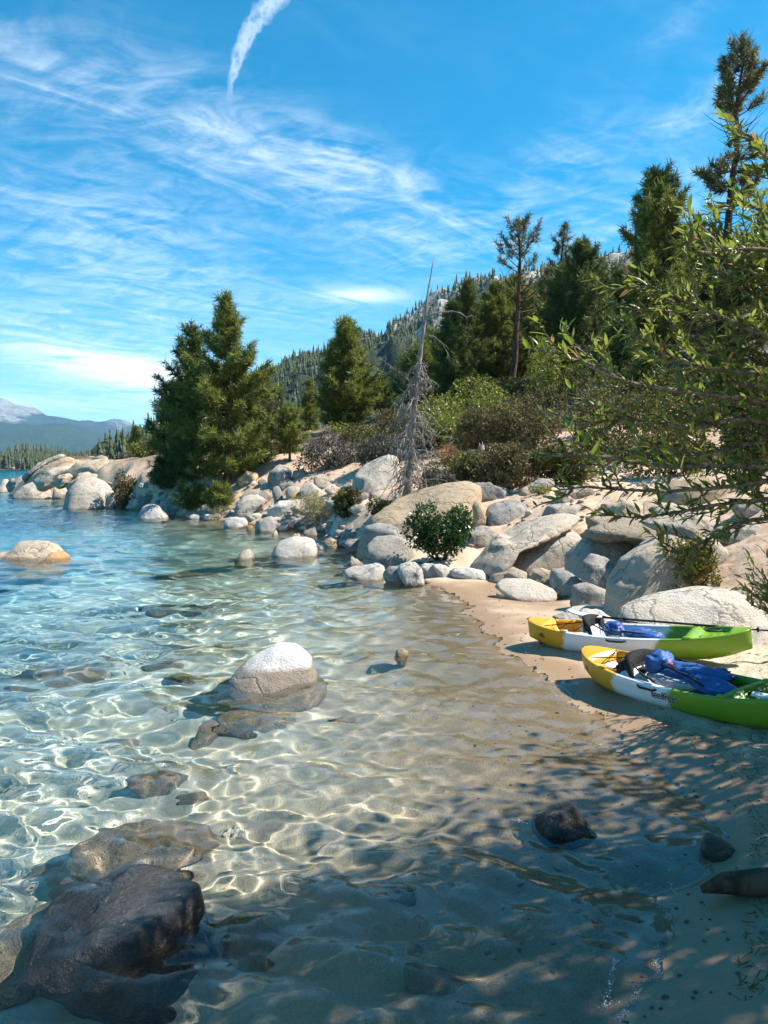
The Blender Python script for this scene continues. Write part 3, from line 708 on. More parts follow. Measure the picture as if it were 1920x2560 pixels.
rock(1, [(1310, 765), (1325, 738), (1375, 745), (1385, 778), (1330, 780)], 'tan cobble at the water next to the white-topped cobble', T_)
rock(1, [(888, 560), (905, 535), (930, 545), (930, 568)], 'little square stone in the sand below the sandy mound', WH)
rock(1, [(928, 560), (935, 530), (957, 535), (957, 562)], 'little upright stone next to the square one in the sand', T_)
rock(1, [(1010, 535), (1030, 508), (1052, 525), (1045, 548)], 'small dark stone at the foot of the sandy mound', GR)
# --- bouldery bank under the pines
rock(2, [(480, 305), (500, 205), (560, 152), (620, 165), (650, 202), (642, 250), (580, 290), (520, 315)], 'big rounded grey boulder up the bank below the small trunked pine', GR, facets=3)
rock(2, [(642, 235), (655, 200), (710, 185), (750, 205), (735, 240), (680, 246)], 'flat stone up the bank behind the big rounded grey boulder', GR)
rock(2, [(785, 262), (800, 238), (832, 230), (890, 258), (922, 295), (865, 303), (800, 292)], 'buff boulder in the middle of the bank below the grey shrubs', T_)
rock(2, [(290, 250), (340, 205), (412, 208), (432, 240), (392, 277), (310, 275)], 'brownish boulder at the foot of the largest pine', T_)
rock(2, [(350, 298), (400, 255), (426, 285), (375, 303)], 'little white wedge of rock in front of the brownish boulder', WH)
rock(2, [(548, 300), (575, 268), (622, 253), (667, 272), (642, 302), (582, 318)], 'pale boulder lying against the big rounded grey boulder', G)
rock(2, [(588, 345), (600, 320), (642, 300), (700, 310), (692, 360), (620, 374)], 'squarish pale boulder above the yellow stone', G)
rock(2, [(632, 375), (645, 350), (682, 335), (742, 350), (738, 380), (655, 388)], 'yellow-stained stone in the middle of the boulder bank', M_RUST)
rock(2, [(515, 320), (530, 298), (555, 300), (592, 350), (588, 402), (545, 405), (525, 360)], 'upright grey oval boulder next to the twin-humped rock', GR, facets=2)
rock(2, [(300, 375), (345, 345), (400, 325), (500, 322), (547, 355), (535, 400), (470, 425), (380, 420)], 'upper hump of the twin-humped rock with a crack beneath', G, D=None)
rock(2, [(262, 445), (285, 400), (330, 365), (420, 355), (480, 390), (460, 430), (392, 475), (340, 498), (285, 485)], 'broad lower hump of the twin-humped rock near the lake', G)
rock(2, [(488, 445), (560, 400), (680, 388), (742, 402), (702, 442), (580, 492), (500, 497)], 'long pale flat-topped rock beside the yellow-green grass clump', WH)
rock(2, [(203, 525), (240, 500), (330, 508), (362, 540), (312, 572), (215, 563)], 'two-tone stone lying at the water, carrying a smaller white one', G)
rock(2, [(250, 505), (265, 480), (300, 468), (337, 487), (334, 515), (275, 520)], 'small white stone resting on the two-tone stone at the water', WH, under=.1)
rock(2, [(352, 505), (385, 480), (432, 470), (452, 492), (405, 518), (360, 520)], 'flat white stone above the rounded dark stone', WH)
rock(2, [(408, 560), (430, 512), (510, 497), (555, 532), (550, 572), (492, 597), (430, 585)], 'rounded dark grey stone at the water in front of the flat white one', GR, facets=3)
rock(2, [(545, 570), (600, 520), (660, 515), (655, 560), (570, 595)], 'shaded angular rock under the yellow-green grass clump', GR, facets=7)
rock(2, [(483, 610), (540, 580), (585, 615), (520, 622)], 'low brown wedge of rock in the shallows', T_)
rock(2, [(345, 565), (355, 550), (385, 555), (395, 575), (360, 582)], 'small rust-orange cobble at the waterline near the two-tone stone', RU, 'stone', cat='stone')
rock(2, [(640, 630), (655, 610), (695, 612), (707, 632), (660, 640)], 'bright orange cobble at the waterline behind the large white boulder', RU, 'stone', cat='stone')
rock(2, [(720, 600), (755, 578), (792, 566), (822, 610), (775, 622)], 'pointed grey stone at the water below the grass clump', GR)
rock(2, [(512, 722), (535, 685), (570, 658), (650, 633), (740, 640), (790, 665), (805, 720), (772, 768), (650, 763), (540, 745)], 'large smooth white boulder standing in the shallows', WH, depth=.9, facets=2, rough=.035)
rock(2, [(740, 680), (762, 645), (820, 650), (862, 682), (884, 712), (862, 727), (780, 722)], 'lower white boulder just behind the large smooth white one', WH, facets=2)
rock(2, [(838, 665), (865, 640), (902, 634), (940, 655), (962, 687), (930, 702), (855, 685)], 'brown flat stone in the shallows between white boulder and cone-shaped rock', T_)
rock(2, [(950, 665), (975, 600), (1005, 580), (1045, 582), (1082, 625), (1060, 660), (985, 684)], 'grey cone-shaped rock at the water with a flat stone on top', GR)
rock(2, [(985, 590), (995, 565), (1042, 555), (1072, 573), (1062, 595), (1010, 600)], 'flat stone sitting on top of the cone-shaped rock', GR, under=.1)
rock(2, [(972, 680), (1000, 650), (1060, 628), (1125, 640), (1122, 722), (1045, 714)], 'dark shaded stone at the foot of the giant sloping slab', GR)
rock(2, [(1095, 700), (1098, 620), (1130, 560), (1200, 545), (1330, 545), (1440, 560), (1480, 640), (1470, 720), (1300, 740)], 'grey overhanging lower edge of the giant sloping slab', GR, 'rock_slab', cat='rock slab', lean=.15, D=20.3)
rock(0, [(900, 1372), (905, 1335), (935, 1290), (1000, 1250), (1060, 1225), (1120, 1208), (1180, 1202), (1215, 1215), (1205, 1290), (1160, 1345), (1080, 1385), (970, 1392)], 'giant pale granite slab sloping down to the cove behind the dark green bush', T_, 'rock_slab', cat='rock slab', D=21.0, depth=.8, lean=.7, facets=2, rough=.04, sub=5)
rock(2, [(1122, 770), (1132, 690), (1190, 632), (1290, 617), (1362, 640), (1432, 700), (1466, 760), (1460, 805), (1350, 812), (1200, 812)], 'rounded two-faced boulder standing at the cove in front of the giant slab', G, facets=5, rough=.05)
rock(2, [(1158, 805), (1190, 768), (1270, 762), (1337, 790), (1332, 825), (1260, 852), (1180, 825)], 'grey dome-shaped stone at the foot of the two-faced boulder', GR, facets=1)
rock(2, [(972, 856), (1060, 818), (1190, 802), (1242, 830), (1258, 872), (1222, 912), (1100, 902), (1000, 873)], 'flat bleached stone reaching into the water at the cove', WH, facets=2)
rock(2, [(1232, 895), (1250, 850), (1285, 825), (1345, 822), (1390, 860), (1410, 940), (1300, 935)], 'dark shaded half of the split boulder at the water edge of the cove', GR, facets=5)
rock(2, [(1325, 850), (1350, 812), (1395, 798), (1450, 803), (1492, 840), (1505, 922), (1472, 952), (1400, 940)], 'pale sunlit half of the split boulder at the tip of the beach', G, facets=4)
rock(2, [(1325, 808), (1345, 780), (1375, 782), (1390, 805), (1350, 822)], 'small stone jammed between the dome-shaped stone and the split boulder', GR)
rock(2, [(1478, 825), (1515, 803), (1562, 800), (1612, 840), (1602, 882), (1510, 888)], 'pale low stone at the head of the beach below the dark green bush', WH)
rock(2, [(1556, 810), (1620, 806), (1680, 838), (1690, 875), (1610, 885)], 'second pale low stone at the head of the beach, nearer the kayaks', WH)
rock(2, [(983, 802), (1030, 755), (1072, 770), (1125, 802), (1050, 814)], 'dark pointed rock awash next to the two-faced boulder', GR, facets=6)
rock(2, [(1505, 915), (1515, 900), (1540, 903), (1548, 925), (1520, 932)], 'tiny brown stone on the wet sand at the beach tip', T_, 'stone', cat='stone')
rock(2, [(265, 762), (300, 725), (350, 716), (385, 745), (410, 775), (330, 782)], 'small brown stone just breaking the surface of the green shallows', T_, depth=.8)
rock(2, [(1038, 335), (1045, 240), (1110, 160), (1180, 120), (1270, 94), (1335, 108), (1350, 200), (1335, 290), (1240, 302), (1160, 325), (1120, 352), (1060, 354)], 'huge pale boulder on the slope next to the dead snag', G, facets=5, rough=.05, depth=.9)
rock(2, [(1038, 392), (1050, 360), (1082, 343), (1142, 343), (1148, 368), (1065, 408)], 'rounded grey stone below the huge pale boulder', GR)
rock(2, [(1000, 440), (1090, 390), (1170, 385), (1160, 425), (1070, 460)], 'pale sloping flat rock under the grass clump edge', WH, 'rock_slab', cat='rock slab')
rock(2, [(958, 335), (975, 290), (1035, 280), (1045, 330), (1000, 350)], 'shaded stone against the dark side of the huge pale boulder', GR)
rock(2, [(695, 330), (720, 292), (790, 285), (840, 325), (830, 355), (740, 358)], 'low pale rock in the middle of the bank above the grass clump', G)
rock(2, [(850, 325), (880, 305), (945, 300), (960, 330), (900, 352)], 'low buff rock between the grass clump and the huge pale boulder', T_)
rock(1, [(0, 1000), (40, 945), (100, 927), (175, 925), (250, 940), (320, 1000), (250, 1036), (100, 1046), (0, 1034), (-60, 1030), (-70, 990)], 'broad brown-sided boulder breaking the open water, cut by the picture edge', T_, depth=.9, facets=2)
rock(1, [(188, 1046), (250, 1010), (330, 1003), (375, 1010), (412, 1042), (330, 1062), (230, 1062)], 'flat wet shelf of rock at the foot of the broad open-water boulder', M_RUST, depth=.7)
# --- boulders above the beach
rock(3, [(308, 225), (330, 193), (370, 188), (470, 205), (537, 245), (530, 272), (400, 272), (320, 262)], 'flat dark-topped rock lying across the end of the giant slab', GR, facets=7, D=22.2)
rock(3, [(380, 345), (395, 310), (430, 285), (540, 274), (582, 305), (552, 360), (450, 417), (395, 395)], 'black-and-white mottled oval boulder beside the dark green bush', GR, facets=3, D=20.0)
rock(3, [(533, 262), (548, 228), (575, 214), (622, 230), (662, 280), (612, 322), (560, 300)], 'brown banded angular boulder at the end of the flat dark-topped rock', T_, facets=7, D=21.5)
rock(3, [(298, 425), (330, 395), (372, 384), (410, 398), (442, 430), (372, 472), (310, 472)], 'grey oval stone below the mottled oval boulder', GR, facets=2, D=18.6)
rock(3, [(328, 300), (345, 276), (365, 278), (388, 350), (380, 392), (342, 392)], 'upright buff stone between the dark green bush and the mottled boulder', T_, D=19.8)
rock(3, [(443, 550), (455, 515), (480, 492), (560, 450), (700, 408), (800, 412), (835, 435), (805, 500), (760, 555), (600, 588), (490, 592)], 'long smooth egg-shaped boulder lying at the foot of the sandy slope', T_, facets=3, rough=.04, depth=.8)
rock(3, [(755, 590), (770, 520), (830, 450), (900, 425), (1000, 428), (1060, 470), (1075, 530), (1000, 600), (920, 620), (820, 625)], 'overhung brown ledge of rock above the grey round boulders', T_, facets=6, depth=.9, lean=.7)
rock(3, [(830, 445), (860, 405), (960, 370), (1080, 350), (1200, 380), (1290, 440), (1180, 470), (1090, 465), (1010, 432), (920, 440)], 'broad weathered rock shelf roofing the overhung brown ledge', T_, 'rock_slab', cat='rock slab', facets=2, depth=1.0, lean=1.0, rough=.05)
rock(3, [(1060, 520), (1090, 470), (1150, 440), (1240, 430), (1230, 470), (1120, 520), (1075, 540)], 'narrow tilted rock behind the tallest leaning grey boulder', G)
rock(3, [(808, 625), (835, 550), (880, 522), (950, 535), (994, 582), (965, 640), (932, 684), (850, 655)], 'blunt grey-brown boulder between the ledge and the tallest boulder', GR, facets=5)
rock(3, [(673, 640), (690, 582), (740, 588), (842, 640), (805, 692), (742, 707), (690, 682)], 'round shaded boulder at the back of the beach', GR, facets=3)
rock(3, [(773, 722), (790, 662), (850, 650), (942, 685), (932, 752), (840, 757), (783, 747)], 'dark flat-topped boulder sitting on the pale slabs of the beach', GR, facets=5)
rock(3, [(928, 730), (945, 650), (1020, 545), (1110, 488), (1260, 440), (1335, 478), (1340, 600), (1235, 690), (1100, 745), (990, 792), (938, 775)], 'tallest leaning grey boulder behind the kayaks, partly behind the olive shrub', G, facets=4, rough=.04, depth=.7)
rock(3, [(988, 820), (1000, 780), (1040, 755), (1200, 710), (1400, 682), (1560, 690), (1640, 740), (1640, 850), (1500, 905), (1300, 892), (1010, 870)], 'long low white boulder directly behind the far kayak', WH, facets=2, rough=.03, depth=.65, lean=.8)
rock(3, [(215, 595), (235, 582), (300, 577), (370, 590), (392, 625), (300, 622), (222, 612)], 'smooth flat pale stone on the sand under the dark green bush', WH, depth=.6)
rock(3, [(573, 610), (600, 585), (640, 578), (692, 590), (672, 642), (582, 642)], 'square cream stone under the long egg-shaped boulder', T_, facets=6)
rock(3, [(425, 665), (480, 635), (600, 638), (700, 672), (705, 700), (600, 725), (470, 695)], 'broad pale slab flush with the sand at the back of the beach', WH, 'rock_slab', cat='rock slab', depth=.6, lean=1.5, facets=0, rough=.02)
rock(3, [(385, 640), (430, 590), (500, 575), (575, 600), (570, 640), (480, 645)], 'shaded slab below the long egg-shaped boulder', G, 'rock_slab', cat='rock slab')
rock(3, [(805, 800), (830, 770), (905, 768), (985, 825), (990, 855), (900, 845)], 'white pointed stone between the far kayak seat and the tallest boulder', WH, facets=5)
rock(3, [(728, 778), (790, 758), (850, 750), (935, 760), (925, 788), (800, 792)], 'thin pale stone slab in front of the dark flat-topped boulder', WH, 'rock_slab', cat='rock slab', lean=1.2)
rock(3, [(680, 800), (730, 780), (800, 785), (815, 810), (740, 822)], 'low cream stone on the sand nearest the yellow end of the far kayak', WH)
rock(3, [(1165, 235), (1180, 205), (1222, 182), (1300, 172), (1420, 170), (1560, 195), (1530, 250), (1420, 280), (1290, 290), (1180, 268)], 'wide pale boulder high on the sand slope behind the willow twigs', T_, facets=5, depth=.6)
rock(3, [(925, 330), (945, 290), (1000, 268), (1080, 280), (1118, 318), (1060, 345), (980, 350)], 'shaded brown boulder on the slope among the willow twig ends', T_, facets=6)
rock(3, [(540, 240), (560, 215), (640, 172), (690, 175), (700, 205), (640, 240)], 'grey slanting slab up the slope behind the brown banded boulder', G, 'rock_slab', cat='rock slab', facets=6)
rock(3, [(1400, 430), (1440, 395), (1530, 370), (1620, 385), (1640, 440), (1500, 455)], 'grey boulder half hidden between the olive shrub and the willow', G)
rock(3, [(700, 260), (730, 240), (770, 250), (780, 275), (730, 285)], 'flat stone on the trail up the sandy slope', T_, 'stone', cat='stone')
rock(0, [(1658, 1295), (1670, 1284), (1696, 1283), (1704, 1294), (1680, 1300)], 'white pebble-like stone on the sandy shelf below the willow', WH, 'stone', cat='stone')
rock(0, [(1728, 1292), (1742, 1283), (1765, 1284), (1770, 1294), (1748, 1298)], 'red-brown flat stone on the sandy shelf below the willow', RU, 'stone', cat='stone')
rock(3, [(300, 575), (330, 530), (450, 430), (600, 370), (760, 340), (850, 345), (810, 400), (700, 418), (560, 460), (470, 512), (440, 562), (380, 602)], 'long tan granite apron sloping from the trail down to the beach head', T_, 'rock_slab', cat='rock slab', lean=.8, depth=.7, facets=2, rough=.05, sub=5)
rock(3, [(1080, 372), (1200, 335), (1400, 330), (1510, 372), (1480, 432), (1330, 462), (1260, 432), (1150, 405)], 'broad tan bedrock shelf below the wide pale boulder', T_, 'rock_slab', cat='rock slab', lean=.9, facets=5, sub=5)
rock(3, [(838, 345), (930, 335), (1075, 335), (1065, 378), (900, 412), (850, 392)], 'flat tan rock at the lip of the trail above the roofing shelf', T_, 'rock_slab', cat='rock slab', lean=.9, facets=5)
rock(3, [(1120, 310), (1180, 285), (1290, 288), (1370, 305), (1350, 342), (1200, 348)], 'low buff rock stepping down from the wide pale boulder', T_, 'rock_slab', cat='rock slab', lean=.8, facets=6)
rock(3, [(640, 335), (665, 300), (730, 285), (800, 305), (795, 345), (690, 352)], 'grey flat-faced boulder beside the trail above the egg-shaped one', G, facets=7)
rock(3, [(1490, 300), (1540, 262), (1640, 265), (1650, 330), (1560, 345)], 'tan boulder by the picture edge above the bedrock shelf', T_, facets=6)
rock(3, [(1280, 480), (1340, 440), (1450, 440), (1500, 500), (1420, 560), (1310, 550)], 'pale boulder showing through the top of the olive shrub', G, facets=5)
rock(3, [(690, 235), (740, 205), (830, 200), (880, 225), (840, 262), (740, 268)], 'grey-brown bedrock hump on the slope over the trail', T_, facets=6)
rock(2, [(440, 320), (455, 285), (490, 275), (512, 305), (495, 335), (460, 338)], 'pale stone at the shoulder of the big rounded grey boulder', G, facets=6)
rock(2, [(640, 440), (670, 420), (720, 425), (740, 470), (690, 490)], 'buff block half hidden by the sedge clump', T_, facets=6)
rock(2, [(870, 400), (910, 365), (985, 355), (1020, 395), (960, 430), (890, 430)], 'grey block between sedge clump and giant slab', G, facets=7)
rock(2, [(420, 275), (450, 250), (500, 255), (500, 290), (450, 300)], 'tan block behind the twin-humped rock', T_, facets=6)
# --- stones in the near water
rock(0, [(535, 1712), (580, 1684), (632, 1648), (688, 1622), (732, 1624), (775, 1660), (805, 1704), (796, 1716), (722, 1722), (600, 1722)], 'white-capped brown-skirted boulder alone in the shallow water', make_granite('white_capped_granite', (.62, .60, .57), (.5, .47, .43), .25, (.62, .58, .53), .35, .20), depth=.9, facets=1, rough=.03, under=.6)


def hull_rock(label, pts, mat, seed, name='boulder', rough=.03, sub=6, rnd=.05, cat='boulder'):
    """an angular rock: the hull of its corners, edges worn, faces pitted"""
    import bmesh
    pts = np.array(pts); c = pts.mean(0); bm = bmesh.new(); vs = [bm.verts.new((p - c).tolist()) for p in pts]
    bmesh.ops.convex_hull(bm, input=vs); bm.normal_update(); pl = [(np.array(f.normal[:]), f.normal.dot(f.verts[0].co)) for f in bm.faces]; bm.free()
    n, F = ico(sub); size = np.ptp(pts, 0).mean() / 2; inv = np.stack([np.maximum(n @ q, 1e-6) / max(d, 1e-6) for q, d in pl if d > 0], 1); kk = 1 / rnd
    r = 1 / ((inv ** kk).sum(1) ** (1 / kk)); v = n * r[:, None]; q = v / size
    d = rough * (1.2 * fbm(q * 1.5 + seed, 3, seed) + .7 * (.35 - abs(fbm(q * 3 + seed, 3, seed + 5))) + .30 * fbm(q * 8, 4, seed + 9)); v = v + n * (d * size)[:, None]
    base = np.array([c[0], c[1], max(0., pts[:, 2].min())]); o = link(name, raw_mesh(name, v + c - base, [F], [mat]), None, base); o.cycles.is_caustics_receiver = True
    return tag(o, label, cat)


top_ = [(330, 2160, 4.55), (405, 2168, 4.5), (502, 2212, 4.06), (446, 2300, 3.82), (312, 2345, 3.6), (231, 2352, 3.62), (140, 2385, 3.78), (250, 2238, 4.3)]
low_ = [(500, 2360, 4.1), (440, 2440, 3.75), (324, 2500, 3.5), (174, 2530, 3.45), (40, 2510, 3.6), (120, 2300, 4.3), (330, 2200, 4.7), (480, 2240, 4.6)]
W_ = [P(*q) for q in top_] + [P(*q) for q in low_] + [np.array([(P(*q)[0] + .78) * .58 - .78, (q[2] - 3.95) * .58 + 4.05, -.85]) for q in low_]
hull_rock('big wet black-brown slab of rock rising from the shallow water near the camera', W_, M_DARK, 3, rough=.022, rnd=.018)
top_ = [(1343, 2026, 5.12), (1423, 2002, 5.25), (1447, 2012, 5.12), (1400, 2030, 5.0)]
low_ = [(1322, 2052, 5.2), (1365, 2092, 4.92), (1435, 2108, 4.86), (1497, 2100, 4.98), (1450, 2070, 5.45), (1350, 2060, 5.45)]
W_ = [P(*q) for q in top_] + [P(*q) for q in low_] + [np.array([P(*q)[0], q[2], -.35]) for q in low_]
hull_rock('angular jet-black rock in the shaded shallows', W_, M_BLACK, 5, rough=.03, rnd=.04, sub=5)
rock(7, [(1375, 560), (1400, 520), (1440, 508), (1500, 545), (1535, 582), (1460, 608), (1400, 595)], 'small shiny brown wet stone at the edge of the sand', M_BROWNWET, depth=.8, sub=4)
rock(0, [(985, 1640), (990, 1628), (1010, 1624), (1022, 1634), (1010, 1644)], 'tiny brown stone tip breaking the water beyond the white-capped boulder', T_, 'stone', cat='stone')
M_SUB = make_granite('submerged_brown_rock', (.38, .29, .20), (.22, .16, .11), .6, (.44, .34, .25), .3)
M_SUBD = make_granite('submerged_dark_rock', (.16, .15, .13), (.08, .08, .075), .6, (.22, .19, .15), .3)
SUBM = [
    (0, [(-20, 1690), (20, 1640), (110, 1625), (220, 1632), (275, 1660), (200, 1690), (60, 1705)], 'broad flat reddish rock lying underwater off the boulder', M_SUB, .6),
    (0, [(355, 1650), (375, 1622), (440, 1618), (470, 1635), (420, 1660)], 'dark brown rock lying underwater behind the white-capped boulder', M_SUB, .6),
    (0, [(400, 1690), (430, 1665), (520, 1668), (545, 1690), (470, 1705)], 'long dark rock underwater beside the white-capped boulder', M_SUBD, .6),
    (0, [(530, 1600), (545, 1590), (580, 1598), (590, 1615), (555, 1618)], 'small dark rock underwater in the blue-green reach', M_SUBD, .6),
    (0, [(540, 1800), (545, 1765), (600, 1752), (720, 1755), (750, 1785), (720, 1815), (600, 1822)], 'blocky reddish rock underwater in front of the white-capped boulder', M_SUB, .7),
    (0, [(490, 1840), (492, 1790), (515, 1770), (545, 1800), (560, 1835), (530, 1850)], 'dark upright rock underwater against the blocky reddish one', M_SUBD, .7),
    (0, [(820, 1790), (850, 1765), (890, 1768), (900, 1795), (860, 1805)], 'tan cobble underwater between white-capped boulder and beach', M_SUB, .6),
    (0, [(255, 1850), (290, 1828), (350, 1828), (375, 1845), (320, 1862)], 'orange-brown oval stone underwater on the pale sand', M_SUB, .7),
    (0, [(305, 1945), (340, 1928), (400, 1922), (460, 1938), (475, 1960), (400, 1975), (330, 1965)], 'dark grey egg-shaped stone underwater on the pale sand', M_SUBD, .8),
    (0, [(440, 1985), (480, 1965), (530, 1968), (545, 1988), (490, 1996)], 'purple-brown flat stone underwater next to the grey egg-shaped one', M_SUB, .6),
    (0, [(180, 2020), (195, 1995), (225, 1992), (240, 2010), (215, 2025)], 'small charcoal stone underwater above the brown flat rock', M_SUBD, .7),
    (0, [(150, 2190), (170, 2110), (260, 2050), (400, 2025), (500, 2040), (545, 2075), (470, 2150), (350, 2190), (220, 2210)], 'wide brown flat rock underwater behind the big wet slab', M_SUB, .6),
    (0, [(450, 2110), (470, 2065), (510, 2050), (530, 2080), (500, 2110)], 'dark block underwater at the corner of the wide brown flat rock', M_SUBD, .8),
    (0, [(545, 2400), (555, 2330), (575, 2290), (640, 2290), (690, 2330), (700, 2380), (640, 2410)], 'amber-brown stone underwater next to the big wet slab', make_granite('amber_rock', (.34, .19, .07), (.22, .12, .04), .5, (.40, .25, .10), .3), .7),
    (0, [(70, 2195), (90, 2175), (150, 2168), (210, 2180), (190, 2200), (110, 2205)], 'narrow dark rock just under the surface behind the big wet slab', M_SUBD, .6),
    (0, [(-60, 2420), (-30, 2300), (80, 2220), (180, 2215), (200, 2290), (120, 2400), (20, 2480)], 'mossy brown rock underwater propping the big wet slab', M_SUB, .7),
    (0, [(1000, 2420), (1030, 2400), (1130, 2410), (1200, 2440), (1190, 2470), (1090, 2465)], 'flat brown stone underwater in the tree shade', M_SUBD, .5),
    (0, [(1010, 2370), (1030, 2345), (1070, 2360), (1085, 2385), (1040, 2390)], 'small brown stone underwater in the tree shade', M_SUB, .6),
    (0, [(960, 2250), (985, 2215), (1020, 2225), (1030, 2255), (990, 2265)], 'small dark stone underwater at the edge of the tree shade', M_SUBD, .6),
    (0, [(370, 1430), (420, 1405), (520, 1402), (580, 1420), (500, 1440)], 'olive weedy rock patch underwater in the green shallows', M_SUBD, .5),
    (0, [(330, 1500), (420, 1478), (560, 1480), (600, 1500), (480, 1520)], 'second olive weedy rock patch underwater, closer to the camera', M_SUBD, .5),
    (0, [(560, 1380), (610, 1365), (700, 1370), (740, 1385), (650, 1398)], 'brown rock patch underwater below the bank stones', M_SUB, .5),
]
for z_, pl, lb, mt, dp in SUBM:
    rock(z_, pl, lb, mt, 'submerged_rock', depth=dp * 1.4, lean=.9, facets=3, rough=.07, water=True, cat='submerged rock', under=.3)

# --- small loose stones along the bank: individuals of six shapes
rg = np.random.default_rng(12)
protos = []
for k in range(6):
    n, F = ico(3 if k < 3 else 2); v = n.copy()
    for q in range(7):
        f = rg.normal(size=3); f /= np.linalg.norm(f); lim = rg.uniform(.6, .9); ov = v @ f - lim; v = v - np.where(ov > 0, ov * .9, 0)[:, None] * f
    v *= np.array([1, rg.uniform(.7, 1), rg.uniform(.5, .8)]); v += .05 * fbm(v * 2, 3, k)[:, None] * v
    protos.append([raw_mesh('stone', v, [F], [m_]) for m_ in (G, T_, GR, WH)])
bank = np.array([(230, 1252), (330, 1268), (430, 1284), (540, 1296), (620, 1306), (720, 1320), (800, 1340), (860, 1366)], float)
MARKS = [((230, 1240), 'near the large round boulder'), ((330, 1255), 'under the round brown bush'), ((430, 1262), 'below the angular tan rock'), ((540, 1270), 'under the pine sapling'), ((640, 1265), 'around the twin-humped rock'), ((690, 1215), 'below the big rounded grey boulder'), ((760, 1300), 'around the sedge clump'), ((850, 1280), 'below the huge pale boulder'), ((860, 1345), 'beside the cone-shaped rock'), ((560, 1215), 'at the foot of the tallest pine')]
TONE = ['pale', 'tan', 'grey', 'white']
def near_mark(q): return min(MARKS, key=lambda m_: (m_[0][0] - q[0]) ** 2 + (m_[0][1] - q[1]) ** 2)[1]
n_st = 0
while n_st < 215:
    t = rg.uniform(0, len(bank) - 1.001); i = int(t); p = bank[i] + (bank[i + 1] - bank[i]) * (t - i)
    up = abs(rg.normal(0, 1)); q = (p[0] + rg.normal(0, 12), p[1] - 4 - up * 26)
    h = hit(*q)
    if h[2] < -.05: continue
    s = rg.uniform(.09, .20) * (1.5 if rg.random() < .25 else 1) * (1 + (h[1] - 25) / 40)
    tn = rg.choice([0, 1, 2, 3], p=[.35, .25, .25, .15]); o = link('stone', protos[rg.integers(6)][tn], None, (h[0], h[1], h[2] + .02 * s))
    o.scale = (s, s, s); o.rotation_euler = (rg.uniform(-.4, .4), rg.uniform(-.4, .4), rg.uniform(0, 6.28))
    tag(o, f"{'small' if s < .17 else 'head-sized' if s < .28 else 'stout'} {TONE[tn]} loose stone {near_mark(q)} on the lake bank", 'stone', 'loose stones on the bouldery bank'); n_st += 1
SLOPE = [((1300, 1210), 'by the flat dark-topped rock'), ((1400, 1250), 'up the trail'), ((1330, 1340), 'above the egg-shaped boulder'), ((1520, 1290), 'on the shelf over the brown ledge'), ((1700, 1270), 'below the wide pale boulder'), ((1850, 1270), 'under the willow branches'), ((1350, 1470), 'on the pale slabs at the beach head'), ((1500, 1500), 'in front of the tallest leaning boulder')]
def slope_mark(q): return min(SLOPE, key=lambda m_: (m_[0][0] - q[0]) ** 2 + (m_[0][1] - q[1]) ** 2)[1]
n_st = 0
while n_st < 30:
    q = (rg.uniform(1260, 1560), rg.uniform(1420, 1545)) if rg.random() < .45 else (rg.uniform(1250, 1880), rg.uniform(1190, 1330))
    h = hit(*q)
    if h[2] < .1: continue
    s = rg.uniform(.05, .16); tn = rg.integers(4); o = link('stone', protos[rg.integers(6)][tn], None, (h[0], h[1], h[2] + .02 * s)); o.scale = (s, s, s)
    o.rotation_euler = (rg.uniform(-.4, .4), rg.uniform(-.4, .4), rg.uniform(0, 6.28))
    tag(o, f"{'fist-sized' if s < .1 else 'melon-sized'} {TONE[tn]} stone {slope_mark(q)} above the beach", 'stone', 'stones on the sand slope'); n_st += 1

# ------------------------------------------------------------------ trees
def make_bark(name, a, c2, sc=9.):
    m, n, p, o = material(name)
    pos = n.n('ShaderNodeTexCoord').outputs['Object']
    k = n.noise(n.vm('MULTIPLY', pos, (1, 1, .22)), sc, 5, .65)
    n.set(p.inputs['Base Color'], n.mix(n.smooth(k, .38, .62), a, c2)); p.inputs['Roughness'].default_value = .9; p.inputs['Specular IOR Level'].default_value = .15
    bp = n.n('ShaderNodeBump'); bp.inputs['Strength'].default_value = .9; bp.inputs['Distance'].default_value = .04; n.set(bp.inputs['Height'], k); n.set(p.inputs['Normal'], bp.outputs[0])
    return m


M_BARK = make_bark('pine_bark', (.055, .035, .025), (.14, .085, .055))
M_BARKD = make_bark('dark_bark', (.035, .027, .022), (.085, .062, .048))
M_DEAD = make_bark('weathered_wood', (.16, .135, .12), (.36, .32, .29), 14)
M_DEADL = make_bark('bleached_twigs', (.19, .16, .14), (.38, .34, .30), 14)
M_TWIG = make_bark('willow_bark', (.10, .075, .055), (.24, .20, .15), 20)
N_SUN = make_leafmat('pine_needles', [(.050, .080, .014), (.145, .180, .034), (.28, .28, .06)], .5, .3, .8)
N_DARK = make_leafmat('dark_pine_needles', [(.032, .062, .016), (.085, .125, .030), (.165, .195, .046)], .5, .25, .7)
N_BRONZE = make_leafmat('bronze_pine_needles', [(.055, .068, .026), (.12, .125, .045), (.20, .18, .075)], .5, .25, .9)
rgT = np.random.default_rng(2024)


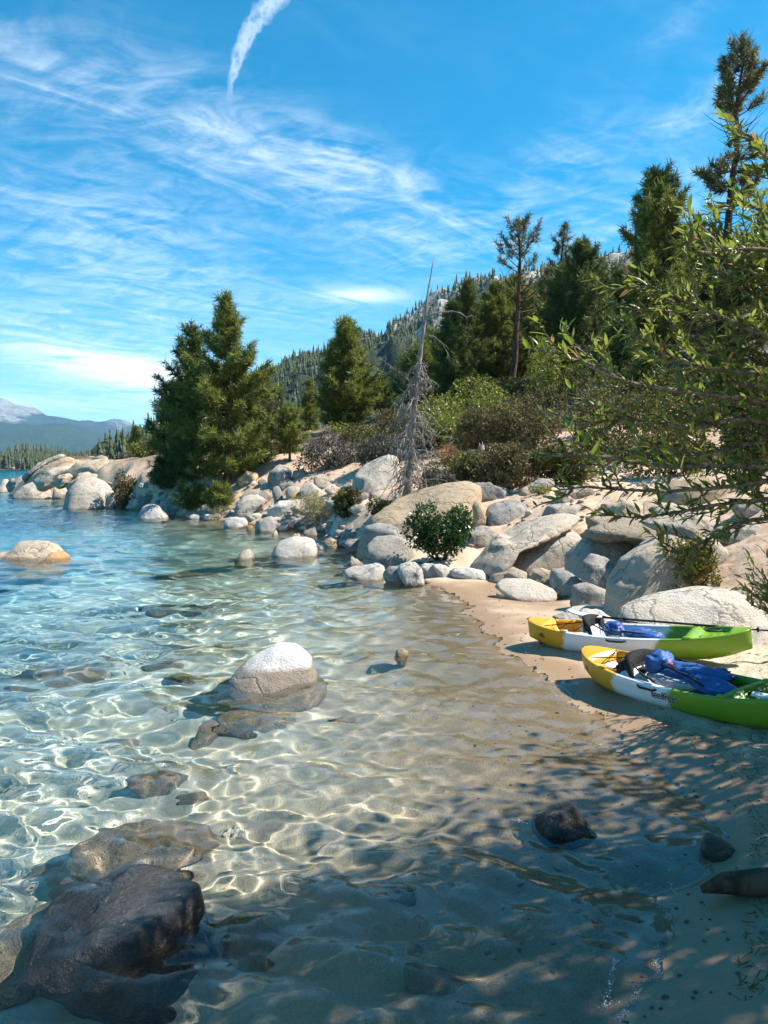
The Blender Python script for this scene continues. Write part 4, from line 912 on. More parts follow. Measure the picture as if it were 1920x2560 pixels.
def needles(centres, dirs, size, nb, rg, width=.11):
    """brush-like tufts: thin blades fanning out round each twig end"""
    n = len(centres); c = np.repeat(centres, nb, 0); d = np.repeat(dirs, nb, 0); sz = np.repeat(size, nb)
    r = rg.normal(size=(n * nb, 3)); r /= np.linalg.norm(r, axis=1, keepdims=True)
    v = d * .75 + r * 1.0; v /= np.linalg.norm(v, axis=1, keepdims=True)
    L = sz * rg.uniform(.65, 1.15, n * nb); w = np.cross(v, rg.normal(size=(n * nb, 3))); w /= np.linalg.norm(w, axis=1, keepdims=True) + 1e-9
    b0 = c - d * (sz * rg.uniform(0, .7, n * nb))[:, None]
    hw = (sz * width)[:, None] * w
    V = np.stack([b0 - hw * .5, b0 + hw * .5, b0 + v * L[:, None] + hw * .22, b0 + v * L[:, None] - hw * .22], 1).reshape(-1, 3)
    i = np.arange(n * nb)[:, None] * 4
    return V, i + np.array([0, 1, 2, 3])


def pine(label, base, h, spread, crown0, nmat, tuft=.24, dens=1., lean=(0, 0), sparse=0., top=.0, seed=0, group=None, shape=.85, nb=12, trunk_r=None, name='pine_tree', bark=None, updroop=0., patchy=0.):
    rg = np.random.default_rng(seed); bark = bark or M_BARK
    root = empty(name, base, label, 'pine tree' if name == 'pine_tree' else 'conifer', group)
    zt = np.linspace(0, 1, 14); wob = np.cumsum(rg.normal(0, .012, (14, 2)), 0) * h * .5
    tp = np.stack([lean[0] * h * zt + wob[:, 0], lean[1] * h * zt + wob[:, 1], h * zt], 1); tp[0] = (0, 0, -.3)
    tr = (trunk_r or .021 * h) * (1 - zt) ** .8 + .012
    mb = MB(); mb.tube(tp, tr, 8); mb.build('trunk', bark, root)
    at_ = lambda f: np.array([np.interp(f, zt, tp[:, k]) for k in range(3)])
    br = MB(); C = []; Dn = []; Sz = []
    f = crown0; a0 = rg.uniform(0, 6.28)
    while f < .985:
        u = (f - crown0) / (1 - crown0)
        prof = (1 - u) ** shape * (.55 + .45 * min(1, u / .18)) + top * .12
        nbr = max(3, int(round((5.2 - 1.2 * u) * dens)))
        gap = patchy > 0 and vnoise(np.array([[f * 9., seed * 1.7, 0]]), 5)[0] < patchy - .6
        for k in range(nbr):
            if rg.random() < sparse: continue
            a = a0 + k * 6.283 / nbr + rg.normal(0, .3); L = spread * prof * rg.uniform(.6, 1.22)
            if rg.random() < .1: L *= 1.2
            if L < .12: L = .12
            el = -.12 + updroop + u * .95 + rg.normal(0, .12)
            hd = np.array([math.cos(a), math.sin(a), 0]); t = np.linspace(0, 1, 6)[:, None]
            pts = at_(f + rg.uniform(-.012, .012)) + hd * (L * t * math.cos(el)) + np.array([0, 0, 1]) * (L * (math.sin(el) * t + .30 * t ** 2.2))
            br.tube(pts, np.linspace(.012 + .016 * L, .005, 6), 4)
            if gap: continue
            s0 = .25 if not sparse else .45
            nt = max(2, int(L / (tuft * .62) * (1.5 - .4 * (sparse > 0))))
            for q in range(nt):
                s = s0 + (1 - s0) * (q + 1) / nt; p = np.array([np.interp(s, t[:, 0], pts[:, i]) for i in range(3)])
                for _ in range(2 if s < .97 else 1):
                    side = rg.uniform(-1, 1) * .30 * L * (1.15 - s) * 1.4; perp = np.array([-hd[1], hd[0], 0])
                    d = hd * rg.uniform(.3, 1) + perp * np.sign(side) * rg.uniform(0, .7) + np.array([0, 0, rg.uniform(.2, .9)]); d /= np.linalg.norm(d)
                    C.append(p + perp * side + np.array([0, 0, rg.uniform(-.06, .14)]) * L * .5 + rg.normal(0, .03, 3)); Dn.append(d); Sz.append(tuft * rg.uniform(.75, 1.2))
        a0 += 1.1; f += (.30 + .02 * h) / h * rg.uniform(.75, 1.25) * (1.15 - .45 * u) / max(dens, .6) ** .5
    C.append(at_(1.)); Dn.append(np.array([0, 0, 1.])); Sz.append(tuft)
    V, Q = needles(np.array(C), np.array(Dn), np.array(Sz), nb, rg)
    br.build('branches', bark, root)
    cr = link('crown', raw_mesh('crown', V, [Q], [nmat], False), root)
    return root


def at_px(px, py, D=None):
    if D is None: return hit(px, py)
    p = P(px, py, D); p[2] = ground_h(p[0], p[1]); return p


def treeD(D, px, top_py):
    """foot on the ground at distance D under photo column px, and the height that brings the top to row top_py"""
    p = P(px, 1170, D); p[2] = ground_h(p[0], p[1]); t = P(px, top_py, D)[2]; return p, float(t - p[2])


def place_pine(label, px, row, D, spx, **kw):
    p, h = treeD(D, px, row); return pine(label, p, h, spx * D / FPX, seed=kw.pop('seed', int(px + row)), **kw)


place_pine('tallest pine on the rocky bank, its sunlit crown reaching low to the boulders', 566, 733, 39, 170, crown0=.08, nmat=N_SUN, tuft=.37, dens=1.18, nb=15, lean=(.012, 0), shape=.9, sparse=.0, seed=1299)
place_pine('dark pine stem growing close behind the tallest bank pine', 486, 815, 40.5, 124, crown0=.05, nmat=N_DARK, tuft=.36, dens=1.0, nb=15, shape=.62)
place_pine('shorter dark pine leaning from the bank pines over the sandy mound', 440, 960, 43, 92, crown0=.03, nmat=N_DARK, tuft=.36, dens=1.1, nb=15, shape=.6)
place_pine('small young pine with a bare thin trunk between the bank pines and the shrubs', 725, 1015, 40, 58, crown0=.22, nmat=N_SUN, tuft=.24, dens=1.5, nb=12, shape=.6)
place_pine('stout young pine with a twin top in front of the ridge', 872, 808, 50, 84, crown0=.05, nmat=N_SUN, tuft=.40, dens=1.3, nb=15, shape=.55, top=.5)
place_pine('lesser dark stem against the stout twin-topped young pine', 833, 855, 51, 50, crown0=.1, nmat=N_DARK, tuft=.30, dens=1.4, nb=11, shape=.6)
place_pine('medium pine behind the young bare-trunked one, before the ridge', 775, 950, 66, 42, crown0=.05, nmat=N_SUN, tuft=.34, dens=1.4, nb=10)
place_pine('feathery pine just past the tallest bank pine', 655, 935, 60, 56, crown0=.05, nmat=N_BRONZE, tuft=.34, dens=1.3, nb=10, shape=.6)
place_pine('slim dark pine seen between the feathery pine and the medium pine', 700, 960, 75, 30, crown0=.05, nmat=N_DARK, tuft=.38, dens=1.3, nb=10)
place_pine('lone conifer at the end of the sandy mound beside the far forest', 343, 1070, 62, 34, crown0=.05, nmat=N_DARK, tuft=.36, dens=1.4, nb=10)
place_pine('small conifer tucked between the lone mound conifer and the bank pines', 390, 1090, 66, 30, crown0=.05, nmat=N_DARK, tuft=.36, dens=1.3, nb=10)
place_pine('dark dense pine behind the dead snag, first of the tight hillside clump', 1128, 760, 46, 74, crown0=.05, nmat=N_DARK, tuft=.30, dens=1.5, nb=12, shape=.5)
place_pine('pointed dense pine in the middle of the tight hillside clump', 1166, 703, 48, 78, crown0=.05, nmat=N_DARK, tuft=.30, dens=1.5, nb=12, shape=.55)
place_pine('dense pine with sunlit edge, last of the tight hillside clump', 1228, 712, 49, 76, crown0=.05, nmat=N_SUN, tuft=.30, dens=1.5, nb=12, shape=.5)
place_pine('open-crowned tall pine with a long bare lower trunk on the hillside', 1272, 555, 46, 98, crown0=.34, nmat=N_BRONZE, tuft=.30, dens=1., sparse=.2, lean=(.055, 0), shape=.45, nb=12, patchy=.3)
place_pine('thin wispy pine rising behind the open-crowned tall one', 1380, 552, 54, 66, crown0=.3, nmat=N_BRONZE, tuft=.32, dens=1., sparse=.2, lean=(.06, 0), shape=.7, nb=12)
place_pine('dark rounded pine next to the thin wispy one', 1452, 613, 50, 86, crown0=.2, nmat=N_DARK, tuft=.31, dens=1.4, nb=12, shape=.5, top=.4)
place_pine('big full pine standing above the willow, dense and rounded at the top', 1645, 437, 43, 128, crown0=.12, nmat=N_SUN, tuft=.40, dens=1.3, nb=15, shape=.55, top=.3)
place_pine('very tall gaunt pine with tufted sparse branches high against the sky', 1796, 98, 44, 82, crown0=.36, nmat=N_BRONZE, tuft=.40, dens=1.15, sparse=.15, lean=(.065, 0), shape=.22, nb=22, patchy=.45, trunk_r=.30, bark=M_BARKD)
place_pine('pine cut by the picture edge beside the very tall gaunt one', 1945, 425, 40, 80, crown0=.2, nmat=N_BRONZE, tuft=.30, dens=1.1, sparse=.1, shape=.5, nb=12)
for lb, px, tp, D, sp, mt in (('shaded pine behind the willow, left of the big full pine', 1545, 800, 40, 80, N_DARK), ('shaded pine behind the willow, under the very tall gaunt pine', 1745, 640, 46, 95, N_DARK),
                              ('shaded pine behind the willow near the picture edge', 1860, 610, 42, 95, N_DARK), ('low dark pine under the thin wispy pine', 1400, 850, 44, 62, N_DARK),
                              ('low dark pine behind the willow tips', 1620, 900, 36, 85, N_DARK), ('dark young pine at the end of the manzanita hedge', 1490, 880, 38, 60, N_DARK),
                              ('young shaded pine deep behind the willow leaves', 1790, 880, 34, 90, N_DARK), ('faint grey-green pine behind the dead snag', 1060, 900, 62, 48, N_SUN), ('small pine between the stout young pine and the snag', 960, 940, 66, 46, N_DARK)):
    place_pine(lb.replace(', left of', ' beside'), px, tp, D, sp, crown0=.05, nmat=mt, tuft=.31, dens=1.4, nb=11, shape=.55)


# low pine boughs in front of the tallest pine
def bough_bush(label, px, py, D, w, h, nmat, n, seed, tuft=.26, name='pine_sapling', cat='pine sapling'):
    rg = np.random.default_rng(seed); p = P(px, py, D); p[2] = min(p[2], ground_h(p[0], p[1]) + .25); root = empty(name, p, label, cat)
    C = []; Dn = []; br = MB()
    for k in range(n):
        a = rg.uniform(0, 6.28); e = rg.uniform(.05, 1.35); L = rg.uniform(.5, 1.); t = np.linspace(0, 1, 5)[:, None]
        d = np.array([math.cos(a) * math.cos(e) * w, math.sin(a) * math.cos(e) * w * .8, math.sin(e) * h]) * L
        pts = d * t + np.array([0, 0, .12 * h]) * t ** 2; br.tube(pts, np.linspace(.022, .006, 5), 4)
        for s in np.linspace(.35, 1, 6):
            for _ in range(2):
                C.append(d * s + np.array([0, 0, .12 * h * s * s]) + rg.normal(0, .07, 3) * w); q = d / np.linalg.norm(d) + rg.normal(0, .4, 3) + np.array([0, 0, .4]); Dn.append(q / np.linalg.norm(q))
    V, Q = needles(np.array(C), np.array(Dn), np.full(len(C), tuft) * rg.uniform(.8, 1.2, len(C)), 13, rg)
    br.build('stems', M_BARKD, root); link('needles', raw_mesh('needles', V, [Q], [nmat], False), root)


bough_bush('dark low pine boughs spreading over the angular tan rock', 480, 1222, 37.5, 1.15, 1.15, N_DARK, 46, 5)
bough_bush('sunlit bushy pine sapling in front of the trunk of the tallest pine', 548, 1258, 36.5, .82, 1.15, N_SUN, 40, 6)
bough_bush('dark pine sapling filling the foot of the bank pines beside the sandy mound', 420, 1172, 42, 1.5, 2.0, N_DARK, 60, 7)
bough_bush('low shaded pine boughs to the rear of the tallest pine trunk', 640, 1180, 41, 1.5, 1.7, N_DARK, 60, 8)

# ------------------------------------------------------------------ shrubs
L_MANZ = make_leafmat('manzanita_leaves', [(.075, .095, .014), (.17, .195, .028), (.29, .31, .06)], .45, .25, 1.2)
L_BROWN = make_leafmat('dry_brush', [(.070, .058, .026), (.145, .120, .052), (.23, .195, .09)], .8, .15, .9, .1)
L_GREY = make_leafmat('grey_brush', [(.055, .055, .040), (.12, .115, .085), (.22, .205, .175)], .8, .15, .9, .1)
L_OLIVE = make_leafmat('olive_leaves', [(.040, .046, .012), (.095, .095, .022), (.17, .155, .04)], .55, .25, 1.1)
L_DARK = make_leafmat('glossy_dark_leaves', [(.012, .034, .009), (.026, .068, .012), (.060, .125, .022)], .35, .25, 2.0, .5)
L_YEL = make_leafmat('yellowing_leaves', [(.055, .060, .010), (.14, .13, .022), (.27, .20, .045)], .5, .35, 1.5)
L_GRASS = make_leafmat('pale_sedge', [(.12, .12, .05), (.22, .22, .10), (.36, .34, .19)], .7, .35, 1.2)
L_RUSTY = make_leafmat('rusty_brush', [(.16, .075, .03), (.27, .13, .05), (.34, .20, .10)], .8, .2, 1.2, .1)


def leaves(C, N, size, rg, asp=.5, fold=.25):
    n = len(C); d = rg.normal(size=(n, 3)) * .7 + N * .6; d /= np.linalg.norm(d, axis=1, keepdims=True)
    w = np.cross(d, rg.normal(size=(n, 3))); w /= np.linalg.norm(w, axis=1, keepdims=True) + 1e-9
    s = size * rg.uniform(.6, 1.3, n)[:, None]; u = np.cross(d, w)
    V = np.stack([C, C + d * s * .5 + w * s * asp * .5 + u * s * fold * .3, C + d * s, C + d * s * .5 - w * s * asp * .5 + u * s * fold * .3], 1).reshape(-1, 3)
    return V, np.arange(n)[:, None] * 4 + np.array([0, 1, 2, 3])


def shrub(label, px, py, w_px, h_px, lmat, n, leaf, D=None, name='shrub', cat='shrub', lobes=9, seed=None, stems=16, stem_mat=None, asp=.5, dpt=.8, group=None, base_sink=.1, fill=.45):
    """px, py: the foot of the bush in the photo; leaf sprays gathered in uneven lobes on a cage of stems"""
    seed = seed or int(px * 3 + py); rg = np.random.default_rng(seed)
    if D is None: p = hit(px, py)
    else: p = P(px, py, D); p[2] = ground_h(p[0], p[1])
    D_ = p[1]; w = w_px * D_ / FPX / 2; h = h_px * D_ / FPX; dd = w * dpt; p = p + np.array([0, dd * .6, 0]); p[2] = ground_h(p[0], p[1]) - .02
    h = max(h, P(px, py - h_px, p[1])[2] - p[2])
    root = empty(name, p, label, cat, group); st = MB(); C = []; N = []
    per = n // lobes
    for k in range(lobes):
        a = rg.uniform(0, 6.28); q = math.sqrt(rg.uniform(0, 1)) * .72; zc_ = rg.uniform(.17, .74) * (1 - .45 * q * q)
        c = np.array([math.cos(a) * q * w, math.sin(a) * q * dd, zc_ * h]); rl = rg.uniform(.30, .5)
        v = rg.normal(size=(per, 3)); v /= np.linalg.norm(v, axis=1, keepdims=True); rad = (1 - fill) + fill * rg.uniform(0, 1, per) ** .6
        rad *= 1 + .3 * fbm(v * 2.2 + seed + k, 2, k)
        C.append(c + v * rad[:, None] * np.array([w, dd, h * .62]) * rl); N.append(v)
        for _ in range(max(1, stems // lobes)):
            e = c + rg.normal(0, .22, 3) * np.array([w, dd, h]); t = np.linspace(0, 1, 5)[:, None]; s0 = np.array([rg.normal(0, .08) * w, rg.normal(0, .08) * dd, -.05])
            st.tube(s0 + (e - s0) * t + rg.normal(0, .03, (5, 3)) * h * t * (1 - t) * 3, np.linspace(.016, .004, 5) * max(.6, min(1.6, h)), 4)
    C = np.concatenate(C); N = np.concatenate(N); ok = C[:, 2] > .01; C, N = C[ok], N[ok]
    V, Q = leaves(C, N, leaf, rg, asp)
    st.build('stems', stem_mat or M_BARKD, root); link('foliage', raw_mesh('foliage', V, [Q], [lmat], False), root)
    return root


for a in (
    ('bright yellow-green manzanita hump at the top of the brushy slope', 1385, 1090, 170, 165, L_MANZ, 3200, .13, 38),
    ('low yellow-green manzanita sweep in front of the tight pine clump', 1250, 1095, 270, 150, L_MANZ, 4200, .13, 36),
    ('yellow-green manzanita mound nearest the dead snag', 1130, 1110, 190, 130, L_MANZ, 3000, .13, 34),
    ('dark green manzanita under the open-crowned pine trunk', 1290, 1040, 200, 85, L_OLIVE, 2400, .14, 42),
    ('large brown brush mound above the flat dark-topped rock', 1340, 1195, 250, 185, L_BROWN, 5200, .10, 27.5),
    ('dusty brown brush behind the wooden stump', 1230, 1200, 190, 140, L_BROWN, 3600, .10, 28.5),
    ('dry reddish brush between the snag and the wooden stump', 1130, 1190, 120, 70, L_RUSTY, 1300, .10, 27),
    ('olive-brown brush at the foot of the slope beside the snag', 1150, 1215, 170, 75, L_OLIVE, 2000, .10, 25.5),
    ('brown brush mound reaching down to the flat dark-topped rock', 1290, 1226, 230, 128, L_BROWN, 6000, .12, None),
    ('dull olive brush above the brown banded boulder', 1395, 1212, 160, 120, L_OLIVE, 3600, .12, None),
    ('olive scrub directly above the giant slab', 1195, 1232, 150, 105, L_OLIVE, 3000, .12, None),
    ('low grey scrub round the foot of the snag', 1095, 1238, 120, 85, L_GREY, 2600, .12, None),
    ('shaded olive thicket on the slope behind the hanging willow tips', 1530, 1172, 230, 130, L_OLIVE, 4000, .12, None),
    ('dark thicket at the foot of the big full pine', 1700, 1185, 250, 160, L_OLIVE, 4400, .12, None),
    ('dense thicket at the picture edge above the sandy shelf', 1875, 1195, 230, 190, L_OLIVE, 4400, .11, None),
    ('grey twiggy brush above the boulder bank', 815, 1180, 150, 110, L_GREY, 3000, .11, 36),
    ('olive brush with yellow tips above the huge pale boulder', 905, 1150, 170, 100, L_OLIVE, 3000, .12, 37),
    ('greyish brush crowding behind the huge pale boulder', 950, 1165, 130, 95, L_GREY, 2400, .11, 33),
    ('bright green low shrub along the top of the grey brush', 890, 1095, 170, 45, L_MANZ, 1500, .13, 43),
    ('brown brush at the foot of the stout young pine', 960, 1105, 170, 70, L_BROWN, 2000, .12, 42),
    ('round brown bush beside the large round boulder', 303, 1235, 82, 78, L_BROWN, 2000, .13, 45),
    ('small grey bush in the stones under the sandy mound', 400, 1235, 58, 42, L_GREY, 900, .12, 43),
    ('yellow-green bush at the foot of the lone mound conifer', 340, 1172, 44, 48, L_MANZ, 900, .18, 56),
    ('grey dead-looking bush at the edge of the sandy mound', 312, 1172, 50, 45, L_GREY, 900, .16, 60),
    ('shadowy bush between mound conifer and bank pines', 385, 1176, 80, 62, L_OLIVE, 1200, .18, 54),
    ('dry grassy scrub at the foot of the tallest pine trunk', 600, 1192, 130, 42, L_GREY, 1200, .12, 41),
    ('brownish scrub under the small young pine', 700, 1172, 110, 50, L_BROWN, 1200, .12, 42),
    ('glossy dark green bush on the shore in front of the giant slab', 1105, 1412, 160, 172, L_DARK, 5600, .085, None),
    ('pale yellow-green sedge clump on the boulder bank', 795, 1322, 130, 90, L_GRASS, 4200, .20, None),
    ('leafy green willow shoot growing out of the sedge clump', 870, 1300, 70, 85, L_OLIVE, 1500, .12, None),
    ('low green shrub at the upper end of the giant slab', 940, 1305, 100, 60, L_OLIVE, 1700, .11, None),
    ('small sedge tuft at the water under the pine sapling', 545, 1300, 52, 44, L_GRASS, 700, .15, None),
    ('olive-yellow small-leaved shrub leaning on the tallest grey boulder', 1765, 1490, 215, 170, L_YEL, 7500, .050, 11.2),
    ('dark brush in deep shade on the slope behind the willow', 1560, 1100, 260, 190, L_OLIVE, 3600, .12, 28),
    ('shaded olive brush below the big full pine', 1720, 1080, 300, 230, L_OLIVE, 4200, .13, 27),
    ('brown shaded brush near the picture edge behind the willow', 1890, 1110, 260, 260, L_BROWN, 3600, .12, 25),
    ('dark brush under the pines between manzanita and willow', 1475, 1060, 150, 150, L_OLIVE, 2400, .13, 33),
):
    if a[5] in (L_BROWN, L_GREY) and a[8] is not None: a = (*a[:6], int(a[6] * 1.6), a[7] * 1.2, a[8])
    asp = .07 if a[5] is L_GRASS else (.42 if a[5] in (L_BROWN, L_GREY, L_RUSTY) else .55)
    shrub(*a[:7], a[7], D=a[8], asp=asp, name='sedge_clump' if a[5] is L_GRASS else 'shrub', cat='sedge clump' if a[5] is L_GRASS else 'shrub', stems=30 if a[5] in (L_BROWN, L_GREY) else 16, stem_mat=M_DEAD if a[5] in (L_GREY,) else None)


rgS = np.random.default_rng(90)
HILL = []
for k in range(42):
    px = rgS.uniform(1010, 1960); D = rgS.uniform(52, 95); e_ = np.interp(px, [1000, 1250, 1500, 1950], [850, 745, 665, 610]) + rgS.uniform(-45, 60)
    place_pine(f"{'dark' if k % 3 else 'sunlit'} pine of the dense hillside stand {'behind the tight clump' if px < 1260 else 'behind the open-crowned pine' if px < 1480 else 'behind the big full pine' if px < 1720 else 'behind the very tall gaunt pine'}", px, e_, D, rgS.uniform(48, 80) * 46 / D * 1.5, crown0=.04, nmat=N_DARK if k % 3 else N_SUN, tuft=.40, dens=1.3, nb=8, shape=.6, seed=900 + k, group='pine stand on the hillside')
LITTLE = [L_OLIVE, L_BROWN, L_GREY, L_MANZ, L_BROWN, L_OLIVE]
for k in range(40):
    px = rgS.uniform(1040, 1930); D = rgS.uniform(31, 46); w_ = rgS.uniform(90, 190); j_ = k % 6
    shrub(f"{('olive', 'brown', 'grey', 'yellow-green', 'dusty brown', 'dull olive')[j_]} knee-high brush in the hillside thicket {'above the manzanita' if px < 1300 else 'below the open-crowned pine' if px < 1480 else 'below the big full pine' if px < 1700 else 'behind the willow'}", px, 1100, w_, w_ * rgS.uniform(.45, .75), LITTLE[j_], 1300, .15, D=D, asp=.5 if j_ in (0, 3, 5) else .3, lobes=6, stems=8, seed=700 + k, group='brush thicket on the hillside')
for k in range(16):
    px, py = rgS.uniform(1290, 1900), rgS.uniform(1120, 1250); w_ = rgS.uniform(40, 100)
    shrub(f"{('brown', 'yellow-green', 'olive')[k % 3]} scrub tuft {slope_mark((px, py))} on the sand slope", px, py, w_, w_ * .5, (L_BROWN, L_MANZ, L_OLIVE)[k % 3], 500, .08, asp=.3, lobes=4, stems=12, seed=800 + k, group='scrub tufts on the sandy slope')

# ------------------------------------------------------------------ dead snag, stump, fallen limbs
def snag():
    D = 22.8; p = P(1020, 1170, D); p[2] = ground_h(p[0], p[1]) - .1; top = P(1083, 648, D)
    h = top[2] - p[2]; root = empty('dead_snag', p, 'bleached dead pine snag leaning over the giant slab, its lower trunk hung with drooping twigs', 'dead tree'); rg = np.random.default_rng(8)
    off = lambda px, py: P(px, py, D) - p
    tp = np.array([off(1018, 1238), off(1023, 1150), off(1034, 1030), off(1050, 900), off(1060, 800), off(1072, 720), off(1083, 648)])
    t = np.array([0, .15, .35, .58, .74, .88, 1.]); mb = MB(); f = np.linspace(0, 1, 26); tr = np.stack([np.interp(f, t, tp[:, k]) for k in range(3)], 1) + rg.normal(0, .012, (26, 3))
    mb.tube(tr, np.interp(f, [0, .3, .6, .8, 1], [.135, .105, .065, .036, .010]), 9); mb.build('trunk', M_DEAD, root)
    at_ = lambda q: np.array([np.interp(q, f, tr[:, k]) for k in range(3)])
    # the long upper limb bending to the side, its hanging tip, and others
    for pts, r in (([(1062, 795), (1090, 783), (1130, 780), (1150, 785), (1165, 797), (1180, 792)], .03), ([(1063, 838), (1085, 842), (1105, 860), (1118, 885), (1122, 900)], .018), ([(1040, 925), (1015, 935), (990, 925), (966, 910)], .02),
                   ([(1030, 1190), (1060, 1200), (1090, 1196), (1115, 1202)], .018), ([(1034, 1060), (1065, 1075), (1090, 1090), (1130, 1095)], .018)):
        q = np.array([off(*z_) for z_ in pts]); q[:, 1] += np.linspace(0, -.25, len(q)); m_ = MB(); m_.tube(q, np.linspace(r, .006, len(q)), 5)
        for k in range(5):
            s = rg.integers(1, len(q)); e = q[s] + np.array([rg.normal(0, .12), rg.normal(0, .1), -rg.uniform(.05, .35)]); m_.tube(np.array([q[s], (q[s] + e) / 2 + rg.normal(0, .03, 3), e]), [.007, .005, .003], 3)
        m_.build('limb', M_DEAD, root)
    for k in range(120):
        s = .03 + .54 * (k / 120) + rg.uniform(-.01, .01); L = rg.uniform(.45, 1.2) * (1.0 - .65 * max(0, s - .35) / .35) * (.75 if s < .1 else 1)
        a = rg.uniform(0, 6.28); t = np.linspace(0, 1, 7)[:, None]; hd = np.array([math.cos(a), math.sin(a), 0])
        q = at_(s) + hd * L * .75 * t + np.array([0, 0, 1]) * L * (.22 * t - rg.uniform(.35, 1.05) * t ** 2) + np.cumsum(rg.normal(0, .018, (7, 3)), 0) * L
        m_ = MB(); m_.tube(q, np.linspace(.020, .006, 7), 4)
        for _ in range(9):
            i = rg.integers(2, 7); e = q[i] + rg.normal(0, .13, 3) * L - np.array([0, 0, rg.uniform(.05, .38) * L]); m_.tube(np.array([q[i], (q[i] + e) / 2 + rg.normal(0, .02, 3), e]), [.009, .0065, .004], 3)
        m_.build('branch', M_DEADL, root)


snag()
p = P(1203, 1172, 26.0); p[2] = ground_h(p[0], p[1]); st_ = empty('tree_stump', p, 'upright grey broken stump standing in the brown brush', 'tree stump')
mb = MB(); q = np.array([(0, 0, -.4), (0, 0, .2), (.01, 0, .55), (.0, 0, P(1203, 1114, 26.)[2] - p[2])]); mb.tube(q, [.17, .145, .135, .11], 10); mb.build('stump_wood', M_DEAD, st_)
mb = MB()
for k in range(4): mb.tube(np.array([q[-1] + np.array([math.cos(k * 1.7) * .07, math.sin(k * 1.7) * .07, -.1]), q[-1] + np.array([math.cos(k * 1.7) * .07, math.sin(k * 1.7) * .06, .04 + .03 * k])]), [.03, .006], 4)
mb.build('splinters', M_DEAD, st_)
rg = np.random.default_rng(3)
for lb, pts in (('bleached fallen limb lying in the scrub beside the snag', [(1085, 1225), (1150, 1205), (1230, 1210), (1285, 1195)]), ('grey dead branches tangled above the boulder bank', [(780, 1150), (830, 1120), (880, 1128), (930, 1105)]), ('pale driftwood sticks under the round brown bush', [(275, 1215), (300, 1222), (325, 1232)])):
    q = np.array([hit(*z_) + np.array([0, -.15, .16]) for z_ in pts]); o = empty('fallen_branch', q[0], lb, 'fallen branch'); m_ = MB(); m_.tube(q - q[0], np.linspace(.05, .015, len(q)), 6); m_.build('limb', M_DEAD, o)
    m_ = MB()
    for k in range(22):
        i = rg.integers(0, len(q) - 1); s = q[i] + (q[i + 1] - q[i]) * rg.random() - q[0]; e = s + np.array([rg.normal(0, .4), rg.normal(0, .3), rg.uniform(.05, .6)]); m_.tube(np.array([s, (s + e) / 2 + rg.normal(0, .05, 3), e]), [.012, .008, .004], 3)
    m_.build('twigs', M_DEAD, o)

# ------------------------------------------------------------------ willow by the beach
W_LEAF = make_leafmat('willow_leaves', [(.052, .084, .012), (.130, .180, .026), (.25, .29, .05)], .36, .45, 2.5, .5)
W_LEAF2 = make_leafmat('fine_willow_leaves', [(.045, .075, .014), (.10, .145, .028), (.17, .21, .05)], .42, .38, 2.5, .5)
W_OLD = make_leafmat('withered_willow_leaves', [(.14, .10, .03), (.26, .17, .05), (.34, .16, .07)], .6, .4, 2.5, .3)
S.view_layers[0].update()


def leaf_shape(bend):
    t = np.array([0, .12, .3, .55, .8, 1.]); w = np.array([.02, .09, .135, .13, .07, .0]); V = []
    for a, b_ in zip(t, w):
        z = -bend * a * a
        V += [(-b_, a, z + .045), (0, a, z), (b_, a, z + .045)]
    Q = []
    for r in range(5): Q += [(r * 3, r * 3 + 1, r * 3 + 4, r * 3 + 3), (r * 3 + 1, r * 3 + 2, r * 3 + 5, r * 3 + 4)]
    return np.array(V), np.array(Q)


def frames(dirs, ups):
    y = dirs / np.linalg.norm(dirs, axis=1, keepdims=True); x = np.cross(y, ups); x /= np.linalg.norm(x, axis=1, keepdims=True) + 1e-9
    return x, y, np.cross(x, y)


